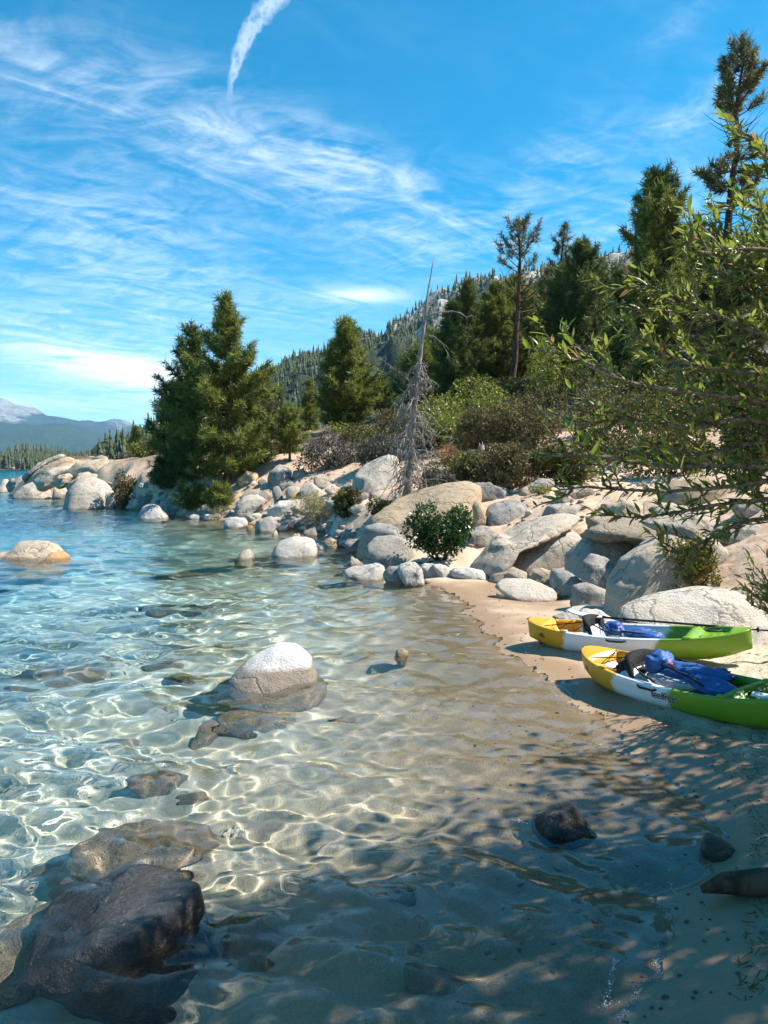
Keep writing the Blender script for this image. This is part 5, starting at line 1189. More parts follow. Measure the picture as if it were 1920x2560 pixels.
def willow(label, base, mains, leaf_len, n_single, mats, seed, twigs=7, twig_len=(.3, .8), per_m=26, name='willow', stem_r=.022, twig_curve=.25):
    """mains: world polylines from the stool to each branch tip; leafy twigs leave them all along the outer part"""
    rg = np.random.default_rng(seed); base = np.array(base, float); root = empty(name, base, label, 'willow'); LC = []; LD = []; LU = []; LS = []
    def dress(pts, r0, s0):
        seg = np.linalg.norm(np.diff(pts, axis=0), axis=1); cum = np.concatenate([[0], np.cumsum(seg)]); tot = cum[-1]; n = int(tot * (1 - s0) * per_m)
        for k in range(n):
            s = tot * (s0 + (1 - s0) * (k + rg.random()) / max(n, 1)); p = np.array([np.interp(s, cum, pts[:, i]) for i in range(3)])
            i = min(np.searchsorted(cum, s), len(pts) - 1); tg = pts[i] - pts[max(i - 1, 0)]; tg = tg / (np.linalg.norm(tg) + 1e-9)
            side = np.cross(tg, rg.normal(size=3)); side /= np.linalg.norm(side) + 1e-9
            d = tg * rg.uniform(.5, 1.1) + side * rg.uniform(.45, 1.) + np.array([0, 0, rg.uniform(-.15, .4)]); LC.append(p); LD.append(d); LU.append(rg.normal(size=3) * .6 + np.array([0, 0, 1.])); LS.append(leaf_len * rg.uniform(.55, 1.2))
    for pts in mains:
        pts = np.array(pts, float); q = np.linspace(0, len(pts) - 1, 4 * len(pts)); m_ = MB()
        c = np.stack([np.interp(q, np.arange(len(pts)), pts[:, i]) for i in range(3)], 1); k_ = np.array([.25, .5, .25])
        for _ in range(3): c[1:-1] = c[:-2] * .25 + c[1:-1] * .5 + c[2:] * .25
        c[1:-1] += np.cumsum(rg.normal(0, .006, (len(c) - 2, 3)), 0) * .6
        m_.tube(c - base, np.linspace(stem_r, .0035, len(c)), 6); L = np.linalg.norm(np.diff(c, axis=0), axis=1).sum()
        for t in range(twigs):
            s = rg.uniform(.30, .97); i = int(s * (len(c) - 1)); p0 = c[i]; tg = c[min(i + 1, len(c) - 1)] - c[max(i - 1, 0)]; tg /= np.linalg.norm(tg) + 1e-9
            sd = np.cross(tg, rg.normal(size=3)); sd /= np.linalg.norm(sd) + 1e-9; tl = rg.uniform(*twig_len) * (1.15 - .5 * s)
            d = tg * .8 + sd * .65 + np.array([0, 0, .25]); d /= np.linalg.norm(d); tt = np.linspace(0, 1, 7)[:, None]
            w = p0 + d * tl * tt + np.array([0, 0, 1]) * tl * (twig_curve * tt ** 2) + np.cumsum(rg.normal(0, .008, (7, 3)), 0)
            m_.tube(w - base, np.linspace(.0065, .002, 7), 4); dress(w, .005, .12)
        dress(c, .01, .72); m_.build('branch', M_TWIG, root)
    LC = np.array(LC); LD = np.array(LD); LU = np.array(LU); LS = np.array(LS); x, y, z = frames(LD, LU)
    # leaves that show largest hang one by one, the rest of the foliage is one part
    d = np.linalg.norm(LC - np.array([0, 0, H]), axis=1); vis = LC[:, 0] / np.maximum(LC[:, 1], .1) < .52
    order = np.argsort(np.where(vis, d / LS, 1e9)); single = set(order[:n_single].tolist())
    shapes = [leaf_shape(b_) for b_ in (.05, .18, .34)]; mes = [[raw_mesh('leaf', V, [Q], [m_]) for m_ in mats] for V, Q in shapes]
    for i in single:
        mi = rg.choice(len(mats), p=[.94, .06] if len(mats) == 2 else None); o = link('leaf', mes[rg.integers(3)][mi], root)
        M = np.eye(4); M[:3, 0] = x[i]; M[:3, 1] = y[i]; M[:3, 2] = z[i]; M[:3, :3] *= LS[i]; M[:3, 3] = LC[i] - base
        o.matrix_local = Matrix(M.tolist())
    rest = np.array([i for i in range(len(LC)) if i not in single]); sh = rg.integers(0, 3, len(rest)); V_ = []; Q_ = []; k = 0; mi = []
    for j, (V, Q) in enumerate(shapes):
        r = rest[sh == j]
        W_ = (LC[r] - base)[:, None] + LS[r][:, None, None] * (V[None, :, :1] * x[r][:, None] + V[None, :, 1:2] * y[r][:, None] + V[None, :, 2:] * z[r][:, None])
        V_.append(W_.reshape(-1, 3)); Q_.append((k + np.arange(len(r))[:, None, None] * len(V) + Q[None]).reshape(-1, 4)); k += len(r) * len(V)
        mi.append(np.repeat((rg.random(len(r)) < .06).astype(int) if len(mats) == 2 else np.zeros(len(r), int), len(Q)))
    o = link('foliage', raw_mesh('foliage', np.concatenate(V_), Q_, mats, True, np.concatenate(mi)), root); o['kind'] = 'stuff'
    print('willow leaves', len(LC)); return root


B = np.array([4.6, 5.2, 0.]); B[2] = ground_h(B[0], B[1]) - .1
def br(*pp): return [B + np.array([rgT.normal(0, .15), rgT.normal(0, .15), 0]), B + np.array([-.3, 0, .9])] + [P(*q) for q in pp]
mains = [
    br((2050, 1060, 4.4), (1920, 1000, 4.1), (1634, 969, 3.9), (1504, 925, 3.8), (1425, 880, 3.8), (1330, 862, 3.8)),
    br((2040, 830, 4.6), (1920, 808, 4.4), (1764, 782, 4.3), (1656, 773, 4.2), (1525, 756, 4.1)),
    br((2060, 900, 4.3), (1920, 850, 4.2), (1742, 760, 4.1), (1634, 708, 4.1), (1562, 684, 4.1)),
    br((2060, 1180, 4.2), (1880, 1168, 4.0), (1634, 1168, 3.9), (1504, 1147, 3.8), (1410, 1150, 3.8), (1350, 1140, 3.8)),
    br((2040, 1080, 4.6), (1829, 1042, 4.4), (1720, 1077, 4.3), (1590, 1050, 4.2), (1470, 1060, 4.2), (1440, 1050, 4.2)),
    br((2060, 1220, 4.1), (1920, 1194, 4.0), (1764, 1212, 3.9), (1634, 1215, 3.8), (1470, 1200, 3.8), (1385, 1215, 3.8)),
    br((2040, 1300, 4.6), (1880, 1280, 4.5), (1790, 1330, 4.4), (1690, 1385, 4.4), (1650, 1362, 4.4)),
    br((2010, 760, 4.9), (1900, 660, 4.8), (1800, 590, 4.7), (1745, 560, 4.7)),
    br((2080, 640, 4.9), (1960, 560, 4.8), (1880, 510, 4.8), (1800, 520, 4.8)),
    br((2080, 700, 4.3), (1960, 640, 4.2), (1850, 640, 4.1), (1760, 650, 4.1), (1690, 640, 4.1)),
    br((2090, 560, 4.0), (2020, 470, 3.9), (1940, 420, 3.8), (1895, 385, 3.8), (1868, 345, 3.8)),
    br((2060, 960, 4.8), (1900, 900, 4.7), (1740, 870, 4.6), (1620, 860, 4.5), (1560, 870, 4.5)),
    br((2060, 1000, 4.1), (1900, 930, 4.0), (1750, 920, 4.0), (1660, 880, 4.0), (1625, 840, 4.0)),
    br((2060, 1100, 4.7), (1900, 1090, 4.6), (1760, 1130, 4.5), (1600, 1120, 4.5), (1480, 1100, 4.4)),
    br((2080, 1240, 4.5), (1900, 1250, 4.3), (1760, 1270, 4.3), (1610, 1300, 4.2), (1500, 1290, 4.2)),
    br((2080, 820, 4.9), (1940, 760, 4.9), (1830, 700, 4.9), (1780, 660, 4.9)),
    br((2080, 900, 5.0), (1960, 800, 5.0), (1880, 720, 5.0), (1850, 650, 5.0)),
    br((2060, 1050, 4.9), (1900, 1000, 4.8), (1800, 960, 4.8), (1690, 940, 4.8)),
    br((2060, 1150, 5.0), (1930, 1120, 4.9), (1820, 1090, 4.9), (1720, 1010, 4.9)),
    br((2080, 700, 5.1), (1980, 620, 5.1), (1910, 560, 5.1), (1890, 500, 5.1)),
]
for k in range(24):
    t_ = (rgT.uniform(1690, 1950), rgT.uniform(560, 1230)); D_ = rgT.uniform(4.5, 5.4); mains.append(br((2090, t_[1] + rgT.uniform(60, 260), D_), ((t_[0] + 2090) / 2, t_[1] + rgT.uniform(20, 120), D_ - .1), (*t_, D_ - .2)))
willow('leafy willow reaching over the beach from the picture edge with long narrow leaves', B, mains, .074, 300, [W_LEAF, W_OLD], 41, twigs=14, twig_len=(.12, .40), per_m=50, twig_curve=.12)
B2 = P(2010, 1640, 7.2); B2[2] = ground_h(B2[0], B2[1]) - .1
m2 = []
for k in range(34):
    px, py = rgT.uniform(1855, 2060), rgT.uniform(1270, 1600); D2 = rgT.uniform(6.5, 7.6); tip = P(px, py, D2); mid = (B2 + tip) / 2 + np.array([.1, 0, .35])
    m2.append([B2 + rgT.normal(0, .08, 3) * np.array([1, 1, 0]), B2 * .7 + tip * .3 + np.array([.1, 0, .25]), mid, tip])
willow('fine-leaved green willow bush beside the long low white boulder', B2, m2, .075, 120, [W_LEAF2, W_OLD], 43, twigs=9, twig_len=(.2, .5), per_m=30, stem_r=.012)


# ------------------------------------------------------------------ trees on the bank out of the picture, whose shade falls over the shallows, and one added to block sky light
def shade_tree(label, base, h, crown_c, crown_r, n_clump, lmat, seed, leaf=.13, per=46):
    rg = np.random.default_rng(seed); base = np.array([*base, float(ground_h(*base)) - .2]); root = empty('alder_tree', base, label, 'alder tree'); m_ = MB()
    cc = np.array(crown_c) - base; m_.tube(np.array([(0, 0, 0), cc * .25 + (0, 0, .2), cc * .6, cc + (0, 0, crown_r[2] * .5)]), [.17, .13, .09, .03], 8); m_.build('trunk', M_BARKD, root)
    bm_ = MB(); C = []; N = []
    for k in range(n_clump):
        v = rg.normal(size=3); v /= np.linalg.norm(v); c = cc + v * np.array(crown_r) * rg.uniform(.25, 1.) ** .6; s = cc * rg.uniform(.45, .95)
        bm_.tube(np.array([s, (s + c) / 2 + rg.normal(0, .12, 3), c]), [.03, .016, .006], 4)
        q = np.clip(rg.normal(size=(per, 3)), -1.5, 1.5); C.append(c + q * np.array([.34, .34, .22]) * rg.uniform(.7, 1.3)); N.append(q)
    V, Q = leaves(np.concatenate(C), np.concatenate(N), leaf, rg, .6); bm_.build('branches', M_BARKD, root); link('crown', raw_mesh('crown', V, [Q], [lmat], False), root)


shade_tree('leafy alder on the bank beside the camera, shading the shallow water', (5.6, 4.6),  6, (5.1, 4.6, 4.8), (1.85, 1.4, 1.6), 84, L_OLIVE, 61)
shade_tree('second leafy alder further along the bank, shading the sand by the kayaks', (6.9, 6.4), 6, (6.3, 6.3, 4.5), (1.4, 1.2, 1.3), 40, L_OLIVE, 62)


shade_tree('tall alder on the bank whose high crown spreads over the damp sand', (8.6, 3.4), 9, (8.0, 3.3, 7.0), (2.8, 2.4, 2.2), 150, L_OLIVE, 63, .16, 60)
shade_tree('unseen broad alder added to the rear of the camera to block sky light', (3.6, -2.6), 9, (2.2, -2.4, 7.6), (3.8, 2.8, 2.2), 230, L_OLIVE, 64, .16, 60)  # unseen crown, put behind the camera to cut sky light


# ------------------------------------------------------------------ kayaks
def make_hullmat(c1, c2, seed):
    m, n, p, o = material('moulded_hull')
    t = n.n('ShaderNodeTexCoord').outputs['Object']; x, y, z = n.xyz(t)
    k = n.m('ADD', x, n.m('MULTIPLY', n.m('SUBTRACT', n.noise(n.vm('ADD', t, (seed, 0., 0.)), 5., 4, .7), .5), .30)); k = n.m('ADD', k, n.m('MULTIPLY', z, -.25))
    a = n.smooth(k, c1 - .035, c1 + .035); g = n.smooth(k, c2 - .035, c2 + .035)
    gy = n.mix(n.noise(t, 3., 3), (.62, .29, .008), (.70, .36, .012)); gg = n.mix(n.noise(t, 3., 3), (.13, .255, .006), (.17, .32, .010))
    c = n.mix(g, n.mix(a, gy, (.70, .73, .76)), gg)
    c = n.mix(n.m('MULTIPLY', n.smooth(n.noise(n.vm('MULTIPLY', t, (1., 4., 8.)), 9., 5, .75), .60, .72), .25), c, (.35, .30, .24))
    n.set(p.inputs['Base Color'], c); n.set(p.inputs['Roughness'], n.smooth(n.noise(t, 14., 4), .3, .7, .28, .48)); p.inputs['Specular IOR Level'].default_value = .5
    bp = n.n('ShaderNodeBump'); bp.inputs['Strength'].default_value = .25; bp.inputs['Distance'].default_value = .01; n.set(bp.inputs['Height'], n.noise(t, 26., 4)); n.set(p.inputs['Normal'], bp.outputs[0])
    return m


M_BLK = plain('black_webbing', (.012, .012, .013), .7, .3, .4, 40)
M_FOAM = plain('black_seat_foam', (.02, .02, .022), .85, .2, .4, 60)
M_GRYF = plain('grey_seat_panel', (.20, .20, .21), .8, .2, .25, 50)
M_BLUE = plain('blue_nylon', (.015, .075, .25), .55, .4, .35, 9)
M_BLUED = plain('dark_blue_nylon', (.010, .045, .17), .6, .4, .3, 12)
M_GRYN = plain('grey_nylon', (.25, .27, .30), .7, .3, .25, 12)
M_REDT = plain('red_tab', (.55, .02, .015), .5)
M_WHT = plain('white_plastic', (.72, .73, .74), .4, .5, .06, 5)
M_SHAFT = plain('black_shaft', (.012, .012, .014), .35)
M_INK = plain('black_print', (.010, .010, .012), .5)
M_PALE = plain('pale_print', (.75, .75, .72), .5)
M_HATCH = plain('black_rubber', (.016, .016, .017), .6)
KL = 2.72


def hull_prof(s):
    """half beam, keel height, gunwale height at station s in [-1, 1]"""
    B_ = .375 * max(0., 1 - abs(s) ** 2.5) ** .62 + .014
    K = .15 * max(0, (abs(s) - .50) / .50) ** 2.1
    Gz = .272 + .085 * abs(s) ** 2.2 + (.015 * abs(s) ** 6)
    return B_, K, Gz


def hull_side(s, v, side):
    """point on the outside of the hull: v=0 chine, v=1 gunwale"""
    B_, K, Gz = hull_prof(s); y = B_ * (.90 + .10 * math.sin(min(v, 1) * math.pi * .62)); z = K + (Gz - K) * (.36 + .60 * v)
    return np.array([s * KL / 2, side * y, z])


def well_depth(s):
    def bump(a, b_, w): return max(0, min(1, (s - a) / w, (b_ - s) / w))
    sm = lambda t: t * t * (3 - 2 * t)
    return .205 * sm(bump(-.34, .50, .07)) + .13 * sm(bump(-.80, -.38, .06)) + .05 * sm(bump(.56, .86, .06))


def make_kayak(label, p0, p1, z0, z1, c1, c2, seed, roll=0., txt=-.03):
    """p0: ground under the yellow end, p1: ground under the green end"""
    d = np.array([p1[0] - p0[0], p1[1] - p0[1]]); d /= np.linalg.norm(d); yaw = math.atan2(d[1], d[0]); mid = np.array([p0[0], p0[1]]) + d * KL / 2
    pit = -math.atan2(z1 - z0, KL)
    root = empty('kayak', (mid[0], mid[1], (z0 + z1) / 2), label, 'kayak', 'kayaks pulled up on the beach', (roll, pit, yaw))
    hm = make_hullmat(c1, c2, seed)
    ss = np.concatenate([[-1.0, -.99, -.97], np.linspace(-.94, .94, 80), [.97, .99, 1.0]]); rows_ = []
    for s in ss:
        B_, K, Gz = hull_prof(s); w = well_depth(s); fade = min(1, (1 - abs(s)) / .10)
        dk = .030 * (1 - abs(s)) ** .5 * (1 if w < .01 else 0)
        rib = .010 * math.sin(s * 95) if .56 < s < .9 else 0
        sc = .012 * (1 if -.44 < s < -.04 else 0) * math.sin((s + .44) / .40 * math.pi)          # hand hollow moulded in the side
        half = [(0, K), (.38 * B_, K + .008), (.72 * B_, K + .045 * fade), (.90 * B_, K + .36 * (Gz - K)), (.965 * B_ - sc, K + .58 * (Gz - K)), (.985 * B_ - 2 * sc, K + .70 * (Gz - K)), (.995 * B_, K + .84 * (Gz - K)), (1.0 * B_, Gz - .012), (.985 * B_, Gz + .004), (.94 * B_, Gz + .010), (.86 * B_, Gz + .008),
                (.80 * B_, Gz - .02 - w * .25 if w > .01 else Gz + .010 + dk * .4), (.74 * B_, Gz - w * .95 if w > .01 else Gz + .010 + dk * .6), (.45 * B_, Gz - w + .01 + rib if w > .01 else Gz + .010 + dk), (.2 * B_, Gz - w + rib if w > .01 else Gz + .012 + dk), (0, Gz - w + rib if w > .01 else Gz + .012 + dk)]
        full = [(y, z) for y, z in half] + [(-y, z) for y, z in half[-2:0:-1]]
        rows_.append([(s * KL / 2, y, z) for y, z in full])
    V = np.array(rows_); nr, nc = V.shape[:2]; i = np.arange(nr * nc).reshape(nr, nc); j = np.roll(i, -1, 1)
    Q = np.stack([i[:-1], j[:-1], j[1:], i[1:]], -1).reshape(-1, 4); caps = [[i[0, k], i[0, 0], i[0, k + 1]] for k in range(1, nc - 1)] + [[i[-1, 0], i[-1, k], i[-1, k + 1]] for k in range(1, nc - 1)]
    link('hull', raw_mesh('hull', V, [Q, np.array(caps)], [hm]), root)
    # padded seat with its backrest
    bm_ = MB(); n_ = 9
    pts = [[(-.30 * KL / 2 + .10 * (1 - (2 * a / (n_ - 1) - 1) ** 2) * -1 - .06 * b_ / 4 + q, (2 * a / (n_ - 1) - 1) * .25, .15 + b_ / 4 * (.30 - .07 * (2 * a / (n_ - 1) - 1) ** 4)) for a in range(n_)] for b_ in range(5) for q in (0,)]
    pts = np.array(pts); thick = np.array([.035, 0, 0]); V = np.concatenate([pts.reshape(-1, 3) - thick, pts.reshape(-1, 3) + thick]); i = np.arange(5 * n_).reshape(5, n_); N_ = 5 * n_
    q1 = np.stack([i[:-1, :-1], i[1:, :-1], i[1:, 1:], i[:-1, 1:]], -1).reshape(-1, 4); q2 = q1[:, ::-1] + N_; rim = list(i[0]) + list(i[1:, -1]) + list(i[-1, -2::-1]) + list(i[-2:0:-1, 0]); q3 = [(rim[k], rim[(k + 1) % len(rim)], rim[(k + 1) % len(rim)] + N_, rim[k] + N_) for k in range(len(rim))]
    sb = link('seat_back', raw_mesh('seat_back', V, [q1, q2, np.array(q3)], [M_FOAM]), root)
    g = MB(); g.box((-.30 * KL / 2 - .175, 0, .33), (.012, .17, .16)); g.build('back_panel', M_GRYF, sb)
    g = MB(); 
    for k in range(14): a = k / 14 * 6.283; b2 = (k + 1) / 14 * 6.283; g.tube(np.array([(-.585 + .004, .04 * math.cos(a), .34 + .04 * math.sin(a)), (-.585 + .004, .04 * math.cos(b2), .34 + .04 * math.sin(b2))]), .006, 4)
    g.build('emblem', M_PALE, sb)
    g = MB(); g.box((-.14, 0, .125), (.40, .42, .06), bev=.4); g.build('seat_cushion', M_FOAM, root)
    # seat straps, side handles, end toggles
    for sd in (-1, 1):
        g = MB(); g.tube(np.array([(-.42, sd * .22, .40), (-.25, sd * .29, .34), (-.02, sd * .345, .305)]), .010, 5); g.build('strap', M_BLK, root)
        B_, K, Gz = hull_prof(-.06); g = MB(); g.tube(np.array([(-.20, sd * (B_ + .0), Gz - .02), (-.16, sd * (B_ + .022), Gz - .03), (.0, sd * (B_ + .022), Gz - .03), (.04, sd * (B_ + .0), Gz - .02)]), .011, 6); g.build('side_handle', M_BLK, root)
    for s in (-1, 1):
        g = MB(); x0 = s * KL / 2 * .975; g.tube(np.array([(x0, -.045, .37), (x0 + s * .035, -.03, .38), (x0 + s * .035, .03, .38), (x0, .045, .37)]), .010, 6); g.build('end_handle', M_BLK if s < 0 else hm, root)
    g = MB(); g.tube(np.array([(-.86 * KL / 2, -.02, .06), (-.86 * KL / 2, .02, .06)]), .055, 14); g.build('keel_wheel', M_HATCH, root)
    # bungee cords zigzag over the tank well, moulded hand clip on the edge
    g = MB(); zz = [(-.78, 1), (-.62, -1), (-.62, 1), (-.47, -1), (-.47, 1), (-.78, -1)]
    g.tube(np.array([(s * KL / 2, sd * .78 * hull_prof(s)[0], hull_prof(s)[2] + .016) for s, sd in zz]), .006, 5); g.build('bungee_cord', M_BLK, root)
    for s in (-.56, .53):
        for sd in (-1, 1): B_, K, Gz = hull_prof(s); g = MB(); g.box((s * KL / 2, sd * .90 * B_, Gz + .016), (.09, .05, .022), bev=.35); g.build('deck_fitting', hm, root)
    g = MB(); th = np.linspace(0, 6.283, 20); g.tube(np.array([(.70 * KL / 2 + .09 * math.cos(a), .085 * math.sin(a), .345) for a in th]), .008, 5); g.build('hatch_rim', M_HATCH, root)
    for k in range(4): g = MB(); g.tube(np.array([(.12 + .13 * k, (-1) ** k * .12, .087), (.12 + .13 * k, (-1) ** k * .12, .093)]), .022, 10); g.build('scupper_hole', M_HATCH, root)

    def decal(name, body, size, s0, v0, side, mat, shear=.25, off=.003, fat=0.):
        cu_ = bpy.data.curves.new(name, 'FONT'); cu_.body = body; cu_.size = 1; cu_.shear = shear; cu_.offset = fat; cu_.space_character = .92; tmp = bpy.data.objects.new(name, cu_); COL.objects.link(tmp)
        bpy.context.view_layer.update(); dg = bpy.context.evaluated_depsgraph_get(); me_ = bpy.data.meshes.new_from_object(tmp.evaluated_get(dg)); bpy.data.objects.remove(tmp); bpy.data.curves.remove(cu_)
        co = np.empty(len(me_.vertices) * 3, np.float32); me_.vertices.foreach_get('co', co); co = co.reshape(-1, 3)
        for q in co:
            s = s0 - side * q[0] * size / (KL / 2); B_, K, Gz = hull_prof(s); p = hull_side(s, v0 + q[1] * size / (.6 * (Gz - K)), side); p[1] += side * off; q[:] = p
        me_.vertices.foreach_set('co', co.ravel()); me_.materials.append(mat); me_.update(); return link(name, me_, root)
    side = -1
    if txt is not None: decal('lettering_outline', 'feelfree', .11, txt, .42, side, M_PALE, .3, .003, .028); (decal('lettering', 'feelfree', .11, txt, .42, side, M_INK, .3, .0055, .004) if txt is not None else None)
    # sun-over-waves emblem near the yellow end
    ev = []; ef = []; def_s, def_v = -.80, .46
    def em(poly):
        k = len(ev); ev.extend(poly); ef.append(list(range(k, k + len(poly))))
    a = np.linspace(0, math.pi, 9); em([(math.cos(t) * .022, math.sin(t) * .022) for t in a])
    for t in np.linspace(.15, math.pi - .15, 7): em([(math.cos(t - .09) * .027, math.sin(t - .09) * .027), (math.cos(t) * .046, math.sin(t) * .046), (math.cos(t + .09) * .027, math.sin(t + .09) * .027)])
    em([(-.05, -.004), (-.05, -.012), (.05, -.012), (.05, -.004)])
    def put(q, off=.003):
        s = def_s + q[0] / (KL / 2); B_, K, Gz = hull_prof(s); p = hull_side(s, def_v + q[1] / (.6 * (Gz - K)), side); p[1] += side * off; return p
    me_ = bpy.data.meshes.new('emblem'); me_.from_pydata([put(q).tolist() for q in ev], [], ef); me_.materials.append(M_INK); me_.update(); link('emblem', me_, root)
    decal('emblem_lettering', 'feelfree', .034, -.838, .24, side, M_INK, .2, .003, .01)
    return root, hm


def kay_pt(root, x, y, z):
    bpy.context.view_layer.update(); return np.array(root.matrix_world @ Vector((x, y, z)))


A0 = P(1330, 1610, 1.); t_ = H / -ray(1326, 1612)[2]; A0 = ray(1326, 1612) * t_ * .985
A1 = P(1868, 1690, 8.7)
k1, hm1 = make_kayak('yellow, white and lime kayak farther up the beach, its paddle laid on the deck', A0, A1, .015, .20, -.80, .33, 1.3, .06, None)
t_ = H / -ray(1470, 1692)[2]; B0 = ray(1470, 1692) * t_ * .985; B1 = np.array([3.62, 6.05, .2])
k2, hm2 = make_kayak('yellow, white and green kayak at the water edge, a blue jacket heaped in its cockpit', B0, B1, .01, .17, -.62, .10, 4.1, .10)


def to_world_child(o, kay, loc, rot):
    bpy.context.view_layer.update(); o.matrix_world = kay.matrix_world @ Matrix.LocRotScale(Vector(loc), __import__('mathutils').Euler(rot), None)


def paddle(label, kay, loc, rot, L=1.05):
    root = empty('paddle', (0, 0, 0), label, 'paddle')
    g = MB(); g.tube(np.array([(-L, 0, 0), (0, 0, 0), (L, 0, 0)]), .014, 8); g.build('shaft', M_SHAFT, root)
    for s in (-1, 1):
        xs_ = np.linspace(0, 1, 12); wv = .105 * np.sin(np.clip(xs_ * 1.15 + .12, 0, 1.27) / 1.27 * math.pi * .92) ** .7 * np.where(xs_ > .97, .7, 1); V = []
        for x_, w_ in zip(xs_, wv):
            for y_, zt in ((-1, 0), (-.5, .012), (0, .020), (.5, .012), (1, 0)): V.append((s * (L + x_ * .46), y_ * w_ + .018 * x_, zt + .05 * x_ * x_))
            for y_ in (.5, 0, -.5): V.append((s * (L + x_ * .46), y_ * w_ + .018 * x_, -.006 + .05 * x_ * x_))
        i = np.arange(len(V)).reshape(12, 8); j = np.roll(i, -1, 1); Q = np.stack([i[:-1], j[:-1], j[1:], i[1:]], -1).reshape(-1, 4); b_ = link('blade', raw_mesh('blade', np.array(V), [Q, i[-1:, :4], i[-1:, [0, 3, 4, 7]]], [M_WHT]), root)
        g = MB(); g.tube(np.array([(s * L * .72, 0, 0), (s * L * .74, 0, 0)]), .032, 10); g.build('drip_ring', M_BLK, root)
    to_world_child(root, kay, loc, rot); return root


paddle('black-shafted white-bladed paddle resting along the far kayak against the white boulder', k1, (.62, .26, .335), (0, .05, .05))
paddle('black-shafted white-bladed paddle tucked into the cockpit of the near kayak', k2, (.05, -.02, .255), (0, -.05, -.03), .78)


def crumple(name, sizes, mat, seed, parent, loc, rz=0., rough=.22):
    n, F = ico(4); n = n.copy(); q = n.copy(); v = np.sign(n) * abs(n) ** .75
    dsp = .5 * fbm(n * 1.6 + seed, 3, seed) + .45 * (.3 - abs(fbm(n * 2.6 + seed, 3, seed + 2))); v = v * (1 + rough * 1.6 * dsp)[:, None] * np.array(sizes); v[:, 2] = np.maximum(v[:, 2], -sizes[2] * .7)
    c, s = math.cos(rz), math.sin(rz); v = np.stack([v[:, 0] * c - v[:, 1] * s, v[:, 0] * s + v[:, 1] * c, v[:, 2]], 1)
    return link(name, raw_mesh(name, v, [F], [mat]), parent, loc)


def life_jacket(label, kay, loc, rot, long, seed):
    root = empty('life_jacket', (0, 0, 0), label, 'life jacket')
    crumple('front_panel', (.24 * long, .15, .075), M_BLUE, seed, root, (.05, .02, .06), .2); crumple('front_panel', (.22 * long, .13, .07), M_BLUE, seed + 1, root, (.22 * long, -.10, .05), -.2)
    crumple('collar', (.12, .17, .11), M_BLUE, seed + 2, root, (-.22 * long, 0, .10), .3); crumple('lining', (.20 * long, .13, .05), M_GRYN, seed + 3, root, (-.02, -.14, .01), .1); crumple('side_panel', (.15 * long, .12, .06), M_BLUED, seed + 4, root, (.12, .14, .04), .5)
    g = MB(); g.tube(np.array([(-.2, -.12, .13), (0, -.15, .125), (.2, -.18, .11), (.34, -.2, .06)]), .012, 5); g.build('strap', M_BLK, root)
    g = MB(); g.box((-.12, -.10, .155), (.05, .03, .02)); g.build('red_tab', M_REDT, root)
    to_world_child(root, kay, loc, rot)


life_jacket('blue life jacket lying on the seat of the far kayak', k1, (.02, -.08, .20), (0, 0, .1), .9, 31)
life_jacket('long rumpled blue life jacket heaped across the near kayak cockpit', k2, (.06, .02, .26), (.05, .10, .08), 1.45, 47)
for lb, kk, loc, sz, sd in (('black bag stuffed behind the seat of the near kayak', k2, (-.62, .02, .26), (.17, .20, .11), 5), ('black drybag lying in the footwell of the near kayak', k2, (.42, -.06, .16), (.26, .20, .10), 6), ('grey bag beside the seat of the far kayak', k1, (-.10, -.20, .22), (.14, .09, .08), 7)):
    o = crumple('bag', sz, M_GRYN if 'grey' in lb else M_FOAM, sd, None, (0, 0, 0)); to_world_child(o, kk, loc, (0, 0, .2)); tag(o, lb, 'bag')

# ------------------------------------------------------------------ log, foam, things on the far beach
p = hit(1868, 2235); o = empty('driftwood_log', (p[0], p[1], p[2] + .03), 'thick dark driftwood log half buried in the shaded wet sand at the picture edge', 'driftwood log')
g = MB(); q = np.array([(-.24, .03, -.02), (-.12, .02, .02), (.1, 0, .035), (.5, -.04, .05), (1.0, -.08, .08)]); g.tube(q, [.02, .055, .075, .085, .09], 12); g.build('log_wood', M_BARK, o)
g = MB(); g.tube(np.array([(.3, -.02, .1), (.36, .06, .2), (.38, .1, .26)]), [.03, .02, .012], 6); g.build('branch_stub', M_BARK, o)
M_FOAMW = plain('water_foam', (.66, .66, .64), .3, .5, .05)
n1, F1 = ico(1); rg = np.random.default_rng(5); V = []; F_ = []; k = 0
for cx, cy_, wx_, wy_, nn_, rot in ((1530, 2440, 9, 50, 46, .25), (1515, 2500, 24, 10, 24, 0), (1680, 2215, 12, 50, 40, -.1), (1392, 1722, 22, 40, 120, -.6), (1350, 1680, 14, 22, 50, -.5), (1500, 1860, 10, 14, 26, -.4), (1300, 2045, 26, 10, 26, 0)):
    for _ in range(nn_):
        a = rg.normal(size=2) * .5; x_ = a[0] * wx_; y_ = a[1] * wy_; t = (cx + x_ * math.cos(rot) - y_ * math.sin(rot), cy_ + y_ * math.cos(rot) + x_ * math.sin(rot)); d = ray(*t); w = d * (H / -d[2]) + np.array([0, 0, H])
        w[2] = max(float(wave_h(w[:1], w[1:2])[0]), float(ground_h(w[0], w[1]))) + .002
        s = rg.uniform(.0015, .0045) * (1 if rg.random() < .9 else 1.7); V.append(n1 * np.array([s, s, s * .6]) + w); F_.append(F1 + k); k += len(n1)
ys_ = 3.2 + 12 * np.linspace(0, 1, 700) ** 1.6; xg = np.linspace(.2, 3., 200); XX, YY = np.meshgrid(xg, ys_); dl = wave_h(XX, YY) - ground_h(XX, YY)
edge = []
